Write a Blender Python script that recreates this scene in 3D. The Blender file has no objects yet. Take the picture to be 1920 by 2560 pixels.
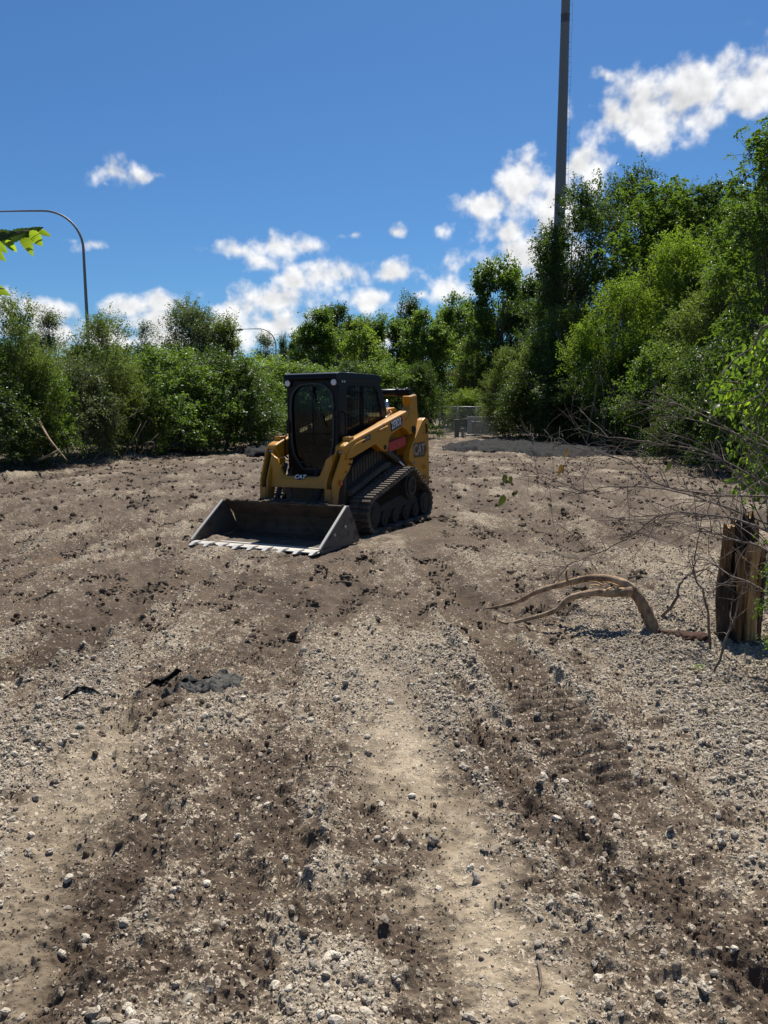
import bpy, bmesh, math, random
import numpy as np
from mathutils import Vector, Matrix

S = bpy.context.scene
COL = S.collection
R = math.radians

# ------------------------------------------------------------------ camera
CAM_H, PITCH, FPX = 1.65, R(7.55), 1923.0
cam = bpy.data.cameras.new('camera')
cam.sensor_fit = 'VERTICAL'
cam.angle = 2 * math.atan(1280 / FPX)
cam.clip_start, cam.clip_end = 0.05, 3000
camo = bpy.data.objects.new('camera', cam)
COL.objects.link(camo)
camo.location = (0, 0, CAM_H)
camo.rotation_euler = (R(90) - PITCH, 0, 0)
S.camera = camo

# ------------------------------------------------------------------ sun and sky
SUN_EL, SUN_AZ = R(58), R(13)          # azimuth measured from +Y towards +X
sdir = Vector((math.sin(SUN_AZ) * math.cos(SUN_EL), math.cos(SUN_AZ) * math.cos(SUN_EL), math.sin(SUN_EL)))
sl = bpy.data.lights.new('sun', 'SUN')
sl.energy = 5.0
sl.angle = R(0.53)
sl.color = (1.0, 0.95, 0.86)
so = bpy.data.objects.new('sun', sl)
COL.objects.link(so)
so.rotation_euler = sdir.to_track_quat('Z', 'Y').to_euler()
so.location = sdir * 60

S.view_settings.view_transform = 'Standard'
S.view_settings.look = 'None'
S.view_settings.exposure = 0.5
S.view_settings.gamma = 1.0
S.view_settings.use_curve_mapping = False
S.cycles.max_bounces = 5
S.cycles.diffuse_bounces = 3
S.cycles.glossy_bounces = 2
S.cycles.transmission_bounces = 3
S.cycles.transparent_max_bounces = 12
S.cycles.use_denoising = True

def pix(px, py):
    """direction (world) through a pixel of the 1920x2560 photograph"""
    f = Vector((0, math.cos(PITCH), -math.sin(PITCH)))
    u = Vector((0, math.sin(PITCH), math.cos(PITCH)))
    return f + Vector((1, 0, 0)) * ((px - 960) / FPX) - u * ((py - 1280) / FPX)
def at(px, py, Y):
    d = pix(px, py)
    return Vector((0, 0, CAM_H)) + d * (Y / d.y)
def gp(px, py, z=0.0):
    d = pix(px, py)
    return Vector((0, 0, CAM_H)) + d * ((z - CAM_H) / d.z)

W = bpy.data.worlds.new('World')
S.world = W
W.use_nodes = True
nt = W.node_tree
nt.nodes.clear()
def wn(t, **k):
    n = nt.nodes.new(t)
    for a, b in k.items():
        setattr(n, a, b)
    return n
def wmath(op, a, b=None, c=None, clamp=False):
    n = wn('ShaderNodeMath', operation=op, use_clamp=clamp)
    for i, v in enumerate((a, b, c)):
        if v is None: continue
        if isinstance(v, (int, float)): n.inputs[i].default_value = v
        else: nt.links.new(v, n.inputs[i])
    return n.outputs[0]
def wvec(op, a, b=None):
    n = wn('ShaderNodeVectorMath', operation=op)
    for i, v in enumerate((a, b)):
        if v is None: continue
        if isinstance(v, (tuple, list, Vector)): n.inputs[i].default_value = v
        else: nt.links.new(v, n.inputs[i])
    return n.outputs['Value'] if op in ('LENGTH', 'DOT_PRODUCT') else n.outputs[0]
def wmix(f, a, b, mode='MIX'):
    n = wn('ShaderNodeMix', data_type='RGBA', blend_type=mode)
    for s, v in ((n.inputs[0], f), (n.inputs[6], a), (n.inputs[7], b)):
        if isinstance(v, (int, float)): s.default_value = v
        elif isinstance(v, tuple): s.default_value = v + (1,) if len(v) == 3 else v
        else: nt.links.new(v, s)
    return n.outputs[2]
sky = wn('ShaderNodeTexSky', sky_type='NISHITA', sun_disc=False)
sky.sun_elevation = SUN_EL
sky.sun_rotation = SUN_AZ
sky.altitude = 200
sky.air_density = 1.0
sky.dust_density = 0.4
sky.ozone_density = 2.5
tc = wn('ShaderNodeTexCoord')
D = tc.outputs['Generated']
def noise(vec, scale, detail, rough, dist=0.0):
    n = wn('ShaderNodeTexNoise')
    nt.links.new(vec, n.inputs['Vector'])
    n.inputs['Scale'].default_value = scale
    n.inputs['Detail'].default_value = detail
    n.inputs['Roughness'].default_value = rough
    n.inputs['Distortion'].default_value = dist
    return n
# cumulus clouds: soft ellipses on the sky sphere, eroded by fractal noise
CL = [  # px, py, half width, half height (photo pixels), strength
    (1640, 285, 140, 80, 1.12), (1700, 240, 90, 60, 1.1), (1540, 295, 55, 55, 1.0), (1720, 305, 85, 48, .95),
    (1890, 200, 78, 72, 1.15), (1880, 255, 65, 42, 1.0),
    (1510, 192, 36, 20, .62), (1475, 272, 22, 13, .45),
    (1330, 465, 95, 65, 1.15), (1230, 510, 85, 40, .95), (1400, 480, 60, 90, 1.05), (1450, 430, 100, 45, 1.05), (1260, 580, 70, 40, .8), (1500, 455, 40, 40, .7), (1380, 560, 60, 60, .8),
    (1330, 640, 110, 48, 1.1), (1230, 670, 80, 40, 1.0), (1140, 720, 60, 34, .85), (1370, 690, 80, 60, .9),
    (1108, 580, 34, 26, .72), (990, 574, 34, 14, .62), (880, 583, 34, 11, .5), (1180, 585, 30, 10, .35),
    (600, 628, 70, 26, .72), (700, 612, 80, 32, .85), (660, 650, 60, 30, .7), (760, 615, 30, 22, .7),
    (750, 705, 60, 30, .8), (870, 695, 110, 32, .95), (990, 685, 100, 34, .9), (940, 745, 75, 32, 1.0), (990, 760, 50, 30, .9), (1060, 735, 40, 15, .5),
    (690, 752, 90, 40, 1.05), (600, 775, 90, 42, .95), (680, 815, 160, 50, 1.1), (560, 830, 110, 45, .95),
    (425, 765, 75, 30, .95), (400, 805, 90, 30, .9), (315, 768, 55, 24, .85), (450, 850, 150, 40, .9),
    (100, 775, 90, 40, .95), (150, 830, 130, 40, 1.0), (20, 760, 60, 35, .9), (250, 850, 120, 30, .8),
    (285, 432, 52, 32, .72), (345, 445, 30, 16, .5), (275, 465, 30, 14, .4), (400, 442, 20, 9, .36),
    (230, 620, 45, 16, .55), (190, 605, 40, 14, .36), (820, 850, 200, 40, .8)]
wob = noise(D, 9.0, 3.0, .5)
wobv = wvec('MULTIPLY', wvec('SUBTRACT', wob.outputs['Color'], (.5, .5, .5)), (.034, .034, .026))
P = wvec('ADD', D, wobv)
acc = None
up_shift = None
for (px, py, hw, hh, st) in CL:
    d = pix(px, py)
    ln = d.length
    d = d.normalized()
    st = .42 + .58 * st
    rx, rz = hw / FPX / ln * 1.08, hh / FPX / ln * 1.04
    e = wvec('MULTIPLY', wvec('SUBTRACT', P, d), (1 / rx, 1 / rx, 1 / rz))
    f = wmath('MULTIPLY', wmath('SUBTRACT', 1.0, wmath('MULTIPLY', wvec('LENGTH', e), .5)), st)
    acc = f if acc is None else wmath('SMOOTH_MAX', acc, f, .07)
acc = wmath('MAXIMUM', acc, 0.0)
# away from the frame the same fair-weather cumulus goes on
sepD = wn('ShaderNodeSeparateXYZ'); nt.links.new(D, sepD.inputs[0])
far = noise(wvec('MULTIPLY', D, (1, 1, 2.2)), 3.1, 1.0, .5)
outside = wmath('SUBTRACT', 1.0, wmath('MULTIPLY_ADD', wvec('DOT_PRODUCT', D, tuple(Vector((0, 1, .2)).normalized())), 6.0, -3.9, clamp=True))
farv = wmath('MULTIPLY', wmath('MULTIPLY_ADD', far.outputs[0], 2.4, -1.15), outside)
dens = wmath('MAXIMUM', acc, farv)
n1 = noise(D, 27.0, 6.0, .52)
n2 = noise(wvec('ADD', D, tuple(Vector((.25, 0, .95)) * .010)), 27.0, 3.0, .5)
ero = wmath('MULTIPLY_ADD', n1.outputs[0], 1.8, -.92)
cov = wmath('ADD', dens, ero)
def wramp(v, a, b):
    n = wn('ShaderNodeMapRange', interpolation_type='SMOOTHSTEP')
    nt.links.new(v, n.inputs[0])
    n.inputs[1].default_value, n.inputs[2].default_value = a, b
    return n.outputs[0]
alpha = wmath('MULTIPLY', wramp(cov, .36, .86), wramp(dens, .10, .42))
# billow relief: density towards the light against density here; thick middles a little greyer
n3 = noise(D, 27.0, 3.0, .5)
rel = wmath('SUBTRACT', n3.outputs[0], n2.outputs[0])
big = noise(D, 9.0, 2.0, .55)
br = wmath('ADD', wmath('MULTIPLY_ADD', rel, 1.3, .98), wmath('MULTIPLY_ADD', big.outputs[0], .3, -.15))
br = wmath('SUBTRACT', br, wmath('MULTIPLY', wramp(cov, .7, 1.3), .20))
br = wmath('MINIMUM', wmath('MAXIMUM', br, .62), 1.08)
CLOUD_LEVEL = 13.2
ccol = wmix(1.0, (CLOUD_LEVEL * .985, CLOUD_LEVEL * .99, CLOUD_LEVEL), br, 'MULTIPLY')
skyc = wmix(1.0, sky.outputs[0], (.54, .93, 1.30), 'MULTIPLY')
final = wmix(alpha, skyc, ccol)
bg = wn('ShaderNodeBackground')
nt.links.new(final, bg.inputs[0])
bg.inputs[1].default_value = 0.05
wo = wn('ShaderNodeOutputWorld')
nt.links.new(bg.outputs[0], wo.inputs[0])
W.cycles.sampling_method = 'NONE'

# ------------------------------------------------------------------ helpers
def tag(o, label=None, cat=None, group=None, kind=None):
    if label: o['label'] = label
    if cat: o['category'] = cat
    if group: o['group'] = group
    if kind: o['kind'] = kind
    return o
def empty(name, loc=(0, 0, 0), rz=0):
    o = bpy.data.objects.new(name, None)
    COL.objects.link(o)
    o.location = loc
    o.rotation_euler = (0, 0, rz)
    o.empty_display_size = .2
    return o
def link(name, me, mat=None, parent=None):
    o = bpy.data.objects.new(name, me)
    COL.objects.link(o)
    if mat is not None and len(me.materials) == 0:
        for m in (mat if isinstance(mat, (list, tuple)) else [mat]):
            me.materials.append(m)
    if parent: o.parent = parent
    return o
class MB:
    """collects shapes, then becomes one mesh"""
    def __init__(s): s.v, s.f, s.m, s.sm = [], [], [], []
    def add(s, vs, fs, mi=0, smooth=False):
        o = len(s.v)
        s.v += [tuple(v) for v in vs]
        s.f += [tuple(i + o for i in f) for f in fs]
        s.m += [mi] * len(fs)
        s.sm += [smooth] * len(fs)
        return s
    def box(s, x0, x1, y0, y1, z0, z1, mi=0):
        vs = [(x, y, z) for x in (x0, x1) for y in (y0, y1) for z in (z0, z1)]
        return s.add(vs, [(0, 1, 3, 2), (4, 6, 7, 5), (0, 4, 5, 1), (2, 3, 7, 6), (0, 2, 6, 4), (1, 5, 7, 3)], mi)
    def prism(s, prof, y0, y1, mi=0, yoff=None):
        """profile (x,z) extruded along y; yoff(x,z) shifts both sides"""
        n = len(prof)
        area = sum(prof[i][0] * prof[(i + 1) % n][1] - prof[(i + 1) % n][0] * prof[i][1] for i in range(n))
        if area < 0: prof = prof[::-1]
        f0 = yoff or (lambda x, z: 0)
        vs = [(x, y0 + f0(x, z), z) for x, z in prof] + [(x, y1 + f0(x, z), z) for x, z in prof]
        fs = [tuple(range(n)), tuple(range(2 * n - 1, n - 1, -1))]
        fs += [((i + 1) % n, i, i + n, (i + 1) % n + n) for i in range(n)]
        return s.add(vs, fs, mi)
    def tube(s, pts, rad, n=8, mi=0, cap=True, smooth=True, jit=0, rng=None):
        pts = [Vector(p) for p in pts]
        if not hasattr(rad, '__len__'): rad = [rad] * len(pts)
        vs, fs = [], []
        ref = None
        for i, p in enumerate(pts):
            t = (pts[min(i + 1, len(pts) - 1)] - pts[max(i - 1, 0)])
            t = t.normalized() if t.length > 1e-9 else Vector((0, 0, 1))
            if ref is None:
                ref = t.orthogonal().normalized()
            a = (ref - t * ref.dot(t))
            a = a.normalized() if a.length > 1e-6 else t.orthogonal().normalized()
            ref = a
            b = t.cross(a)
            for k in range(n):
                an = 2 * math.pi * k / n
                r = rad[i] * (1 + (rng.uniform(-jit, jit) if rng else 0))
                vs.append(p + (a * math.cos(an) + b * math.sin(an)) * r)
        for i in range(len(pts) - 1):
            for k in range(n):
                k2 = (k + 1) % n
                fs.append((i * n + k, i * n + k2, (i + 1) * n + k2, (i + 1) * n + k))
        s.add(vs, fs, mi, smooth)
        if cap:
            o = len(s.v) - len(vs)
            s.f += [tuple(o + k for k in range(n - 1, -1, -1)), tuple(o + (len(pts) - 1) * n + k for k in range(n))]
            s.m += [mi, mi]; s.sm += [False, False]
        return s
    def mesh(s, name):
        me = bpy.data.meshes.new(name)
        me.from_pydata(s.v, [], s.f)
        me.polygons.foreach_set('material_index', s.m)
        me.polygons.foreach_set('use_smooth', s.sm)
        me.update()
        return me
    def build(s, name, mat=None, parent=None, bevel=0, seg=2):
        o = link(name, s.mesh(name), mat, parent)
        if bevel:
            b = o.modifiers.new('bevel', 'BEVEL')
            b.width, b.segments, b.limit_method, b.angle_limit = bevel, seg, 'ANGLE', R(35)
        return o
def np_mesh(name, V, F, smooth=False):
    me = bpy.data.meshes.new(name)
    V = np.asarray(V, np.float32); F = np.asarray(F, np.int32)
    me.vertices.add(len(V)); me.vertices.foreach_set('co', V.ravel())
    k = F.shape[1]
    me.loops.add(F.size); me.loops.foreach_set('vertex_index', F.ravel())
    me.polygons.add(len(F))
    me.polygons.foreach_set('loop_start', np.arange(0, F.size, k, dtype=np.int32))
    me.polygons.foreach_set('use_smooth', np.full(len(F), smooth))
    me.update(calc_edges=True)
    return me
def attr(me, name, arr, typ='FLOAT'):
    a = me.attributes.new(name, typ, 'POINT')
    a.data.foreach_set('value' if typ in ('FLOAT', 'INT') else 'vector', np.ascontiguousarray(arr, np.int32 if typ == 'INT' else np.float32).ravel())

# numpy gradient noise
def _hash(ix, iy, seed):
    h = (ix.astype(np.int64) * 374761393 + iy.astype(np.int64) * 668265263 + seed * 1442695041) & 0xFFFFFFFF
    h = ((h ^ (h >> 13)) * 1274126177) & 0xFFFFFFFF
    h = ((h ^ (h >> 16)) * 2246822519) & 0xFFFFFFFF
    return (h ^ (h >> 15)) & 0xFFFF
def gnoise(x, y, seed=0):
    ix, iy = np.floor(x), np.floor(y)
    fx, fy = x - ix, y - iy
    u, v = fx * fx * fx * (fx * (fx * 6 - 15) + 10), fy * fy * fy * (fy * (fy * 6 - 15) + 10)
    def g(dx, dy):
        a = _hash(ix + dx, iy + dy, seed) * (2 * np.pi / 65536)
        return np.cos(a) * (fx - dx) + np.sin(a) * (fy - dy)
    a, b, c, d = g(0, 0), g(1, 0), g(0, 1), g(1, 1)
    return 1.5 * ((a + (b - a) * u) + ((c + (d - c) * u) - (a + (b - a) * u)) * v)
def fbm(x, y, oct=4, seed=0, gain=.5):
    r, amp = 0, 1.0
    for i in range(oct):
        r = r + amp * gnoise(x * 2 ** i + 17.3 * i, y * 2 ** i - 9.1 * i, seed + i)
        amp *= gain
    return r
def sstep(a, b, x):
    t = np.clip((x - a) / (b - a), 0, 1)
    return t * t * (3 - 2 * t)

# ------------------------------------------------------------------ materials
def mat(name):
    m = bpy.data.materials.new(name)
    m.use_nodes = True
    t = m.node_tree
    return m, t, t.nodes['Principled BSDF']
def nn(t, typ, ins=None, **k):
    n = t.nodes.new(typ)
    for a, b in k.items(): setattr(n, a, b)
    for a, b in (ins or {}).items():
        s = n.inputs[a]
        if isinstance(b, bpy.types.NodeSocket): t.links.new(b, s)
        else: s.default_value = b
    return n
def rgba(c): return (c[0], c[1], c[2], 1)
def cmix(t, f, a, b, mode='MIX'):
    n = t.nodes.new('ShaderNodeMix'); n.data_type = 'RGBA'; n.blend_type = mode
    for s, v in ((n.inputs[0], f), (n.inputs[6], a), (n.inputs[7], b)):
        if isinstance(v, bpy.types.NodeSocket): t.links.new(v, s)
        elif isinstance(v, (int, float)): s.default_value = v
        else: s.default_value = rgba(v)
    return n.outputs[2]
def mrange(t, v, a, b, c=0., d=1., smooth=True):
    n = nn(t, 'ShaderNodeMapRange', {0: v, 1: a, 2: b, 3: c, 4: d})
    if smooth: n.interpolation_type = 'SMOOTHSTEP'
    return n.outputs[0]
def tnoise(t, vec, scale, detail=4, rough=.55):
    return nn(t, 'ShaderNodeTexNoise', {'Vector': vec, 'Scale': scale, 'Detail': detail, 'Roughness': rough}).outputs[0]
def fmath(t, op, a, b=0.0, clamp=False):
    return nn(t, 'ShaderNodeMath', {0: a, 1: b}, operation=op, use_clamp=clamp).outputs[0]
def bump(t, b, h, strength, dist):
    n = nn(t, 'ShaderNodeBump', {'Height': h, 'Strength': strength, 'Distance': dist})
    t.links.new(n.outputs[0], b.inputs['Normal'])
def worn(name, col, dirt=(.085, .066, .048), amount=.5, rough=.45, scale=6, metal=0., spec=.5, low=None, film=1.):
    """painted or bare metal with mud: noise patches of dirt; low=(z0,z1) gathers more mud near the ground"""
    m, t, b = mat(name)
    oc = nn(t, 'ShaderNodeTexCoord').outputs['Object']
    n1 = tnoise(t, oc, scale, 8, .65)
    n2 = tnoise(t, oc, scale * 7, 5, .6)
    f = mrange(t, fmath(t, 'ADD', n1, fmath(t, 'MULTIPLY', n2, .35)), .92 - amount * .55, 1.02 - amount * .3)
    if low:
        g = nn(t, 'ShaderNodeNewGeometry').outputs['Position']
        z = nn(t, 'ShaderNodeSeparateXYZ', {0: g}).outputs[2]
        lw = mrange(t, fmath(t, 'ADD', z, fmath(t, 'MULTIPLY', n1, -.35)), low[0], low[1], 1., 0.)
        f = fmath(t, 'MAXIMUM', f, lw)
    film = mrange(t, n1, .3, .75, .06 * film, .28 * film)
    c = cmix(t, film, col, tuple(x * 1.5 + .02 for x in dirt))
    c = cmix(t, f, c, dirt)
    t.links.new(c, b.inputs['Base Color'])
    b.inputs['Metallic'].default_value = metal
    b.inputs['Specular IOR Level'].default_value = spec
    t.links.new(mrange(t, f, 0., 1., rough, .92), b.inputs['Roughness'])
    bump(t, b, fmath(t, 'ADD', fmath(t, 'MULTIPLY', f, n2), fmath(t, 'MULTIPLY', n2, .1)), .5, .006)
    return m
def plain(name, col, rough=.6, metal=0., spec=.5, vary=.25, scale=8, bmp=.0):
    m, t, b = mat(name)
    oc = nn(t, 'ShaderNodeTexCoord').outputs['Object']
    n1 = tnoise(t, oc, scale, 6, .6)
    c = cmix(t, n1, tuple(x * (1 - vary) for x in col), tuple(min(1, x * (1 + vary)) for x in col))
    t.links.new(c, b.inputs['Base Color'])
    b.inputs['Roughness'].default_value = rough
    b.inputs['Metallic'].default_value = metal
    b.inputs['Specular IOR Level'].default_value = spec
    if bmp: bump(t, b, n1, .6, bmp)
    return m
def leafmat(name, c1, c2, trans, tmix=.45, rough=.45):
    m, t, b = mat(name)
    rnd = nn(t, 'ShaderNodeObjectInfo').outputs['Random']
    lv = nn(t, 'ShaderNodeAttribute', attribute_name='lv').outputs['Fac']
    f = fmath(t, 'ADD', fmath(t, 'MULTIPLY', lv, .75), fmath(t, 'MULTIPLY', rnd, .25))
    c = cmix(t, f, c1, c2)
    t.links.new(c, b.inputs['Base Color'])
    b.inputs['Roughness'].default_value = rough
    b.inputs['Specular IOR Level'].default_value = .4
    tr = nn(t, 'ShaderNodeBsdfTranslucent')
    t.links.new(cmix(t, f, tuple(x * .8 for x in trans), trans), tr.inputs[0])
    mx = nn(t, 'ShaderNodeMixShader', {0: tmix})
    t.links.new(b.outputs[0], mx.inputs[1]); t.links.new(tr.outputs[0], mx.inputs[2])
    out = [n for n in t.nodes if n.type == 'OUTPUT_MATERIAL'][0]
    t.links.new(mx.outputs[0], out.inputs[0])
    return m
def barkmat(name, c1, c2, sc=18, stretch=.12):
    m, t, b = mat(name)
    oc = nn(t, 'ShaderNodeTexCoord').outputs['Object']
    mp = nn(t, 'ShaderNodeMapping', {0: oc}); mp.inputs['Scale'].default_value = (1, 1, stretch)
    n1 = tnoise(t, mp.outputs[0], sc, 8, .65)
    t.links.new(cmix(t, mrange(t, n1, .3, .7), c1, c2), b.inputs['Base Color'])
    b.inputs['Roughness'].default_value = .85
    b.inputs['Specular IOR Level'].default_value = .25
    bump(t, b, n1, .8, .01)
    return m
M = {}
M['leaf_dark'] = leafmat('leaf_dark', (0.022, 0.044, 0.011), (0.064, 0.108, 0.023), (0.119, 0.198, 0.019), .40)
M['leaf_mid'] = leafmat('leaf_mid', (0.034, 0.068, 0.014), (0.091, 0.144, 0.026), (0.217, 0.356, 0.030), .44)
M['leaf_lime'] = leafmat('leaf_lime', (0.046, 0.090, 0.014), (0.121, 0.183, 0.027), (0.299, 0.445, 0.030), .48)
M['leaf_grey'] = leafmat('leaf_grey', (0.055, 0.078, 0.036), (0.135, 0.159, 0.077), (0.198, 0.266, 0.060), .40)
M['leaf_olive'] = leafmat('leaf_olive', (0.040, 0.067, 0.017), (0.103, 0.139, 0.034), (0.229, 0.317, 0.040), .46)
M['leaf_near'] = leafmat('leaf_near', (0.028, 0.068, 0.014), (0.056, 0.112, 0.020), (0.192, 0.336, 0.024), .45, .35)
M['leaf_dry'] = leafmat('leaf_dry', (.10, .06, .02), (.16, .10, .03), (.22, .13, .03), .35, .6)
M['bark'] = barkmat('bark', (.045, .036, .028), (.13, .11, .09))
M['bark_pale'] = barkmat('bark_pale', (.10, .085, .07), (.24, .21, .17))
M['twig'] = barkmat('twig', (.10, .075, .06), (.22, .175, .145), 30, .3)

# ------------------------------------------------------------------ ground
def seg_strip(x, y, pts, w, soft):
    """soft strip mask along a polyline of (x, y); returns mask and distance along it"""
    best = np.full(x.shape, 9e9); along = np.zeros(x.shape); acc_l = 0.
    for (ax, ay), (bx, by) in zip(pts[:-1], pts[1:]):
        dx, dy = bx - ax, by - ay
        L = math.hypot(dx, dy)
        t = np.clip(((x - ax) * dx + (y - ay) * dy) / (L * L), 0, 1)
        d = np.hypot(x - ax - t * dx, y - ay - t * dy)
        k = d < best
        best = np.where(k, d, best); along = np.where(k, acc_l + t * L, along)
        acc_l += L
    return 1 - sstep(w - soft, w + soft, best), along, best
TREADS = [  # tracks pressed by the loader: polyline, half width
    ([(1.10, 2.9), (1.00, 3.4), (.86, 4.6), (.62, 6.6), (.50, 8.6), (.42, 11.5)], .19),
    ([(-2.9, 3.2), (-2.35, 4.6), (-1.95, 6.6), (-1.75, 9.0)], .17),
    ([(-4.2, 7.4), (-3.7, 9.6), (-3.0, 13.5), (-2.0, 19)], .18),
    ([(-5.8, 8.6), (-5.3, 11.5), (-4.4, 15.5), (-3.2, 22)], .18),
    ([(2.2, 8.0), (2.3, 11), (2.9, 16), (3.6, 24)], .2),
    ([(3.6, 9.0), (3.8, 12), (4.2, 17), (5.0, 25)], .2)]
PATH = [(.50, 1.5), (.40, 1.9), (.24, 2.6), (.12, 3.3), (.05, 4.0), (0.0, 4.6), (-.02, 5.8)]
FURROWS = [([(.78, 2.85), (.93, 2.42), (1.06, 2.13), (1.2, 1.8)], 2.0), ([(-2.2, 4.9), (-2.02, 5.7), (-1.92, 6.7)], 3.2), ([(-3.3, 8.6), (-2.95, 9.9), (-2.5, 11.2)], 3.5),
           ([(-.42, 5.7), (-.34, 6.4)], 2.6), ([(-1.42, 3.5), (-1.3, 4.1), (-1.24, 4.5)], 2.8), ([(.62, 3.0), (.50, 3.7), (.42, 4.6)], 2.0), ([(-5.0, 9.4), (-4.4, 11.0)], 3.5), ([(1.5, 6.2), (1.0, 6.5)], 2.4), ([(-.28, 2.3), (-.34, 3.0)], 1.8)]
def masks(x, y):
    wx = x + .22 * fbm(x * .9, y * .5, 3, 5) + .05 * fbm(x * 5, y * 4, 2, 55)
    wy = y + .3 * fbm(x * .8, y * .8, 2, 8)
    streak = fbm(wx * 2.3 + .12 * y, wy * .33, 4, 21)
    patch = fbm(x * .75, y * .55, 4, 33)
    fine = fbm(x * 5.5, y * 4.5, 3, 47)
    g = .42 + .40 * streak + .42 * patch + .26 * fine
    rightg = sstep(1.15, 1.75, x + .18 * fine) * (1 - sstep(5.6, 7.2, y)) * sstep(2.3, 3.1, y)
    g = g + .55 * rightg
    lowmid = np.exp(-((x - .15) / .55) ** 2 - ((y - 2.2) / .8) ** 2)
    g = g + .22 * lowmid
    midl = np.exp(-((x + .75) / .9) ** 2 - ((y - 4.3) / 1.0) ** 2)
    g = g + .34 * midl
    g = g - .42 * np.exp(-((x + 1.05) / .42) ** 2 - ((y - 2.3) / .8) ** 2)
    g = g - .45 * np.exp(-((x + 2.0) / 1.7) ** 2 - ((y - 7.2) / 1.7) ** 2) - .28 * np.exp(-((x - 1.2) / .9) ** 2 - ((y - 7.6) / 1.7) ** 2)
    g = g - .25 * np.exp(-((x - 1.5) / .35) ** 2 - ((y - 2.1) / .5) ** 2)
    path, pal, pd = seg_strip(wx + .07 * fine + .05 * fbm(x * 13, y * 9, 2, 61), y, PATH, .135, .13)
    mudl, mal, _ = seg_strip(x + .09 * fine + .05 * fbm(x * 11, y * 8, 2, 64), y, [(-1.15, 1.6), (-1.25, 2.3), (-1.36, 3.2), (-1.5, 4.3)], .20, .13)
    path = path * np.clip(.86 + .42 * fbm(x * 3.1, y * 2.0, 3, 63), .3, 1) * (1 - sstep(3.0, 4.2, pal))
    path = np.maximum(path, .62 * mudl * (1 - sstep(2.0, 2.8, mal)))
    tread = np.zeros_like(x); lug = np.zeros_like(x); berm = np.zeros_like(x)
    for pts, w in TREADS:
        m, al, d = seg_strip(x + .05 * fine, y, pts, w, .05)
        ln = sum(math.hypot(b[0] - a[0], b[1] - a[1]) for a, b in zip(pts[:-1], pts[1:]))
        fade = sstep(0, .5, al) * (1 - sstep(ln - .8, ln, al)) * (.55 + .45 * np.clip(.5 + patch + streak, 0, 1))
        m = m * fade
        tread = np.maximum(tread, m)
        lug = lug + m * np.sin(al * 2 * np.pi / .095 + fine * 1.6) * np.clip(.95 + .6 * fbm(x * 6, y * 6, 2, 113), .35, 1.3)
        berm = np.maximum(berm, np.exp(-((d - w - .06) / .05) ** 2) * fade)
    for pts, dp in FURROWS:
        _, al, d = seg_strip(x + .05 * fine, y, pts, .1, .05)
        ln = sum(math.hypot(b[0] - a[0], b[1] - a[1]) for a, b in zip(pts[:-1], pts[1:]))
        fade = np.clip(.55 + .9 * fbm(x * 4.1, y * 3.3, 2, 67), 0, 1)
        tr_ = np.exp(-(d / .035) ** 2) * fade
        lug = lug - dp * tr_
        berm = np.maximum(berm, .9 * np.exp(-((d - .09) / .06) ** 2) * fade)
        g = g - .5 * np.exp(-(d / .11) ** 2) * fade
    g = g * (1 - .72 * tread) + .18 * berm
    g = g * (1 - .30 * path)
    far = sstep(6.5, 14, y)
    g = g * (1 - far) + far * (.13 + .40 * streak + .38 * patch + .20 * fine)
    g = np.clip(g, 0, 1)
    return g, path, tread, lug, berm, streak, patch, fine
def height(x, y, lod=None, mk=None):
    g, path, tread, lug, berm, streak, patch, fine = mk or masks(x, y)
    lod = np.ones_like(x) if lod is None else lod
    z = .05 * fbm(x * .22, y * .22, 2, 3) + .046 * streak * (1 - .5 * path) + .024 * patch
    z = z - .026 * tread + .023 * lug * lod + .048 * berm * (.5 + fine)
    z = z - .012 * path
    rough = (1 - .5 * path) * (1 - .6 * tread)
    z = z + rough * (.024 + .020 * sstep(5.5, 11, y)) * fbm(x * 7, y * 7, 2, 71)
    cl = fbm(x * 17, y * 17, 2, 81)
    z = z + lod * rough * (.012 * cl + .016 * np.maximum(cl - .3, 0))
    ck = np.abs(gnoise(x * 4.2 + .6 * fine, y * 3.1, 97))
    z = z - lod * rough * .012 * (1 - sstep(0, .09, ck)) * (1 - g)
    z = z + lod * .0062 * fbm(x * 46, y * 46, 3, 91, .6) * (1 - .6 * path)
    # pushed-up bank of spoil under the hedges
    left = sstep(0, 3.0, -(x + 6.7 + .08 * (36 - np.minimum(y, 46)) * 1.6) + 1.2 * patch)
    z = z + .22 * left * sstep(12, 17, y)
    z = z + .08 * np.exp(-((x - 2.1) / .6) ** 2 - ((y - 4.0) / .7) ** 2)
    z = z * sstep(-1, 1.0, y)
    # the loader stands on a fairly level spot
    k = np.exp(-(((x + .65) / 1.9) ** 4 + ((y - 10.9) / 2.3) ** 4))
    z = z * (1 - .8 * k)
    return z
def zg(x, y):
    return float(height(np.array([float(x)]), np.array([float(y)]))[0])

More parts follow.
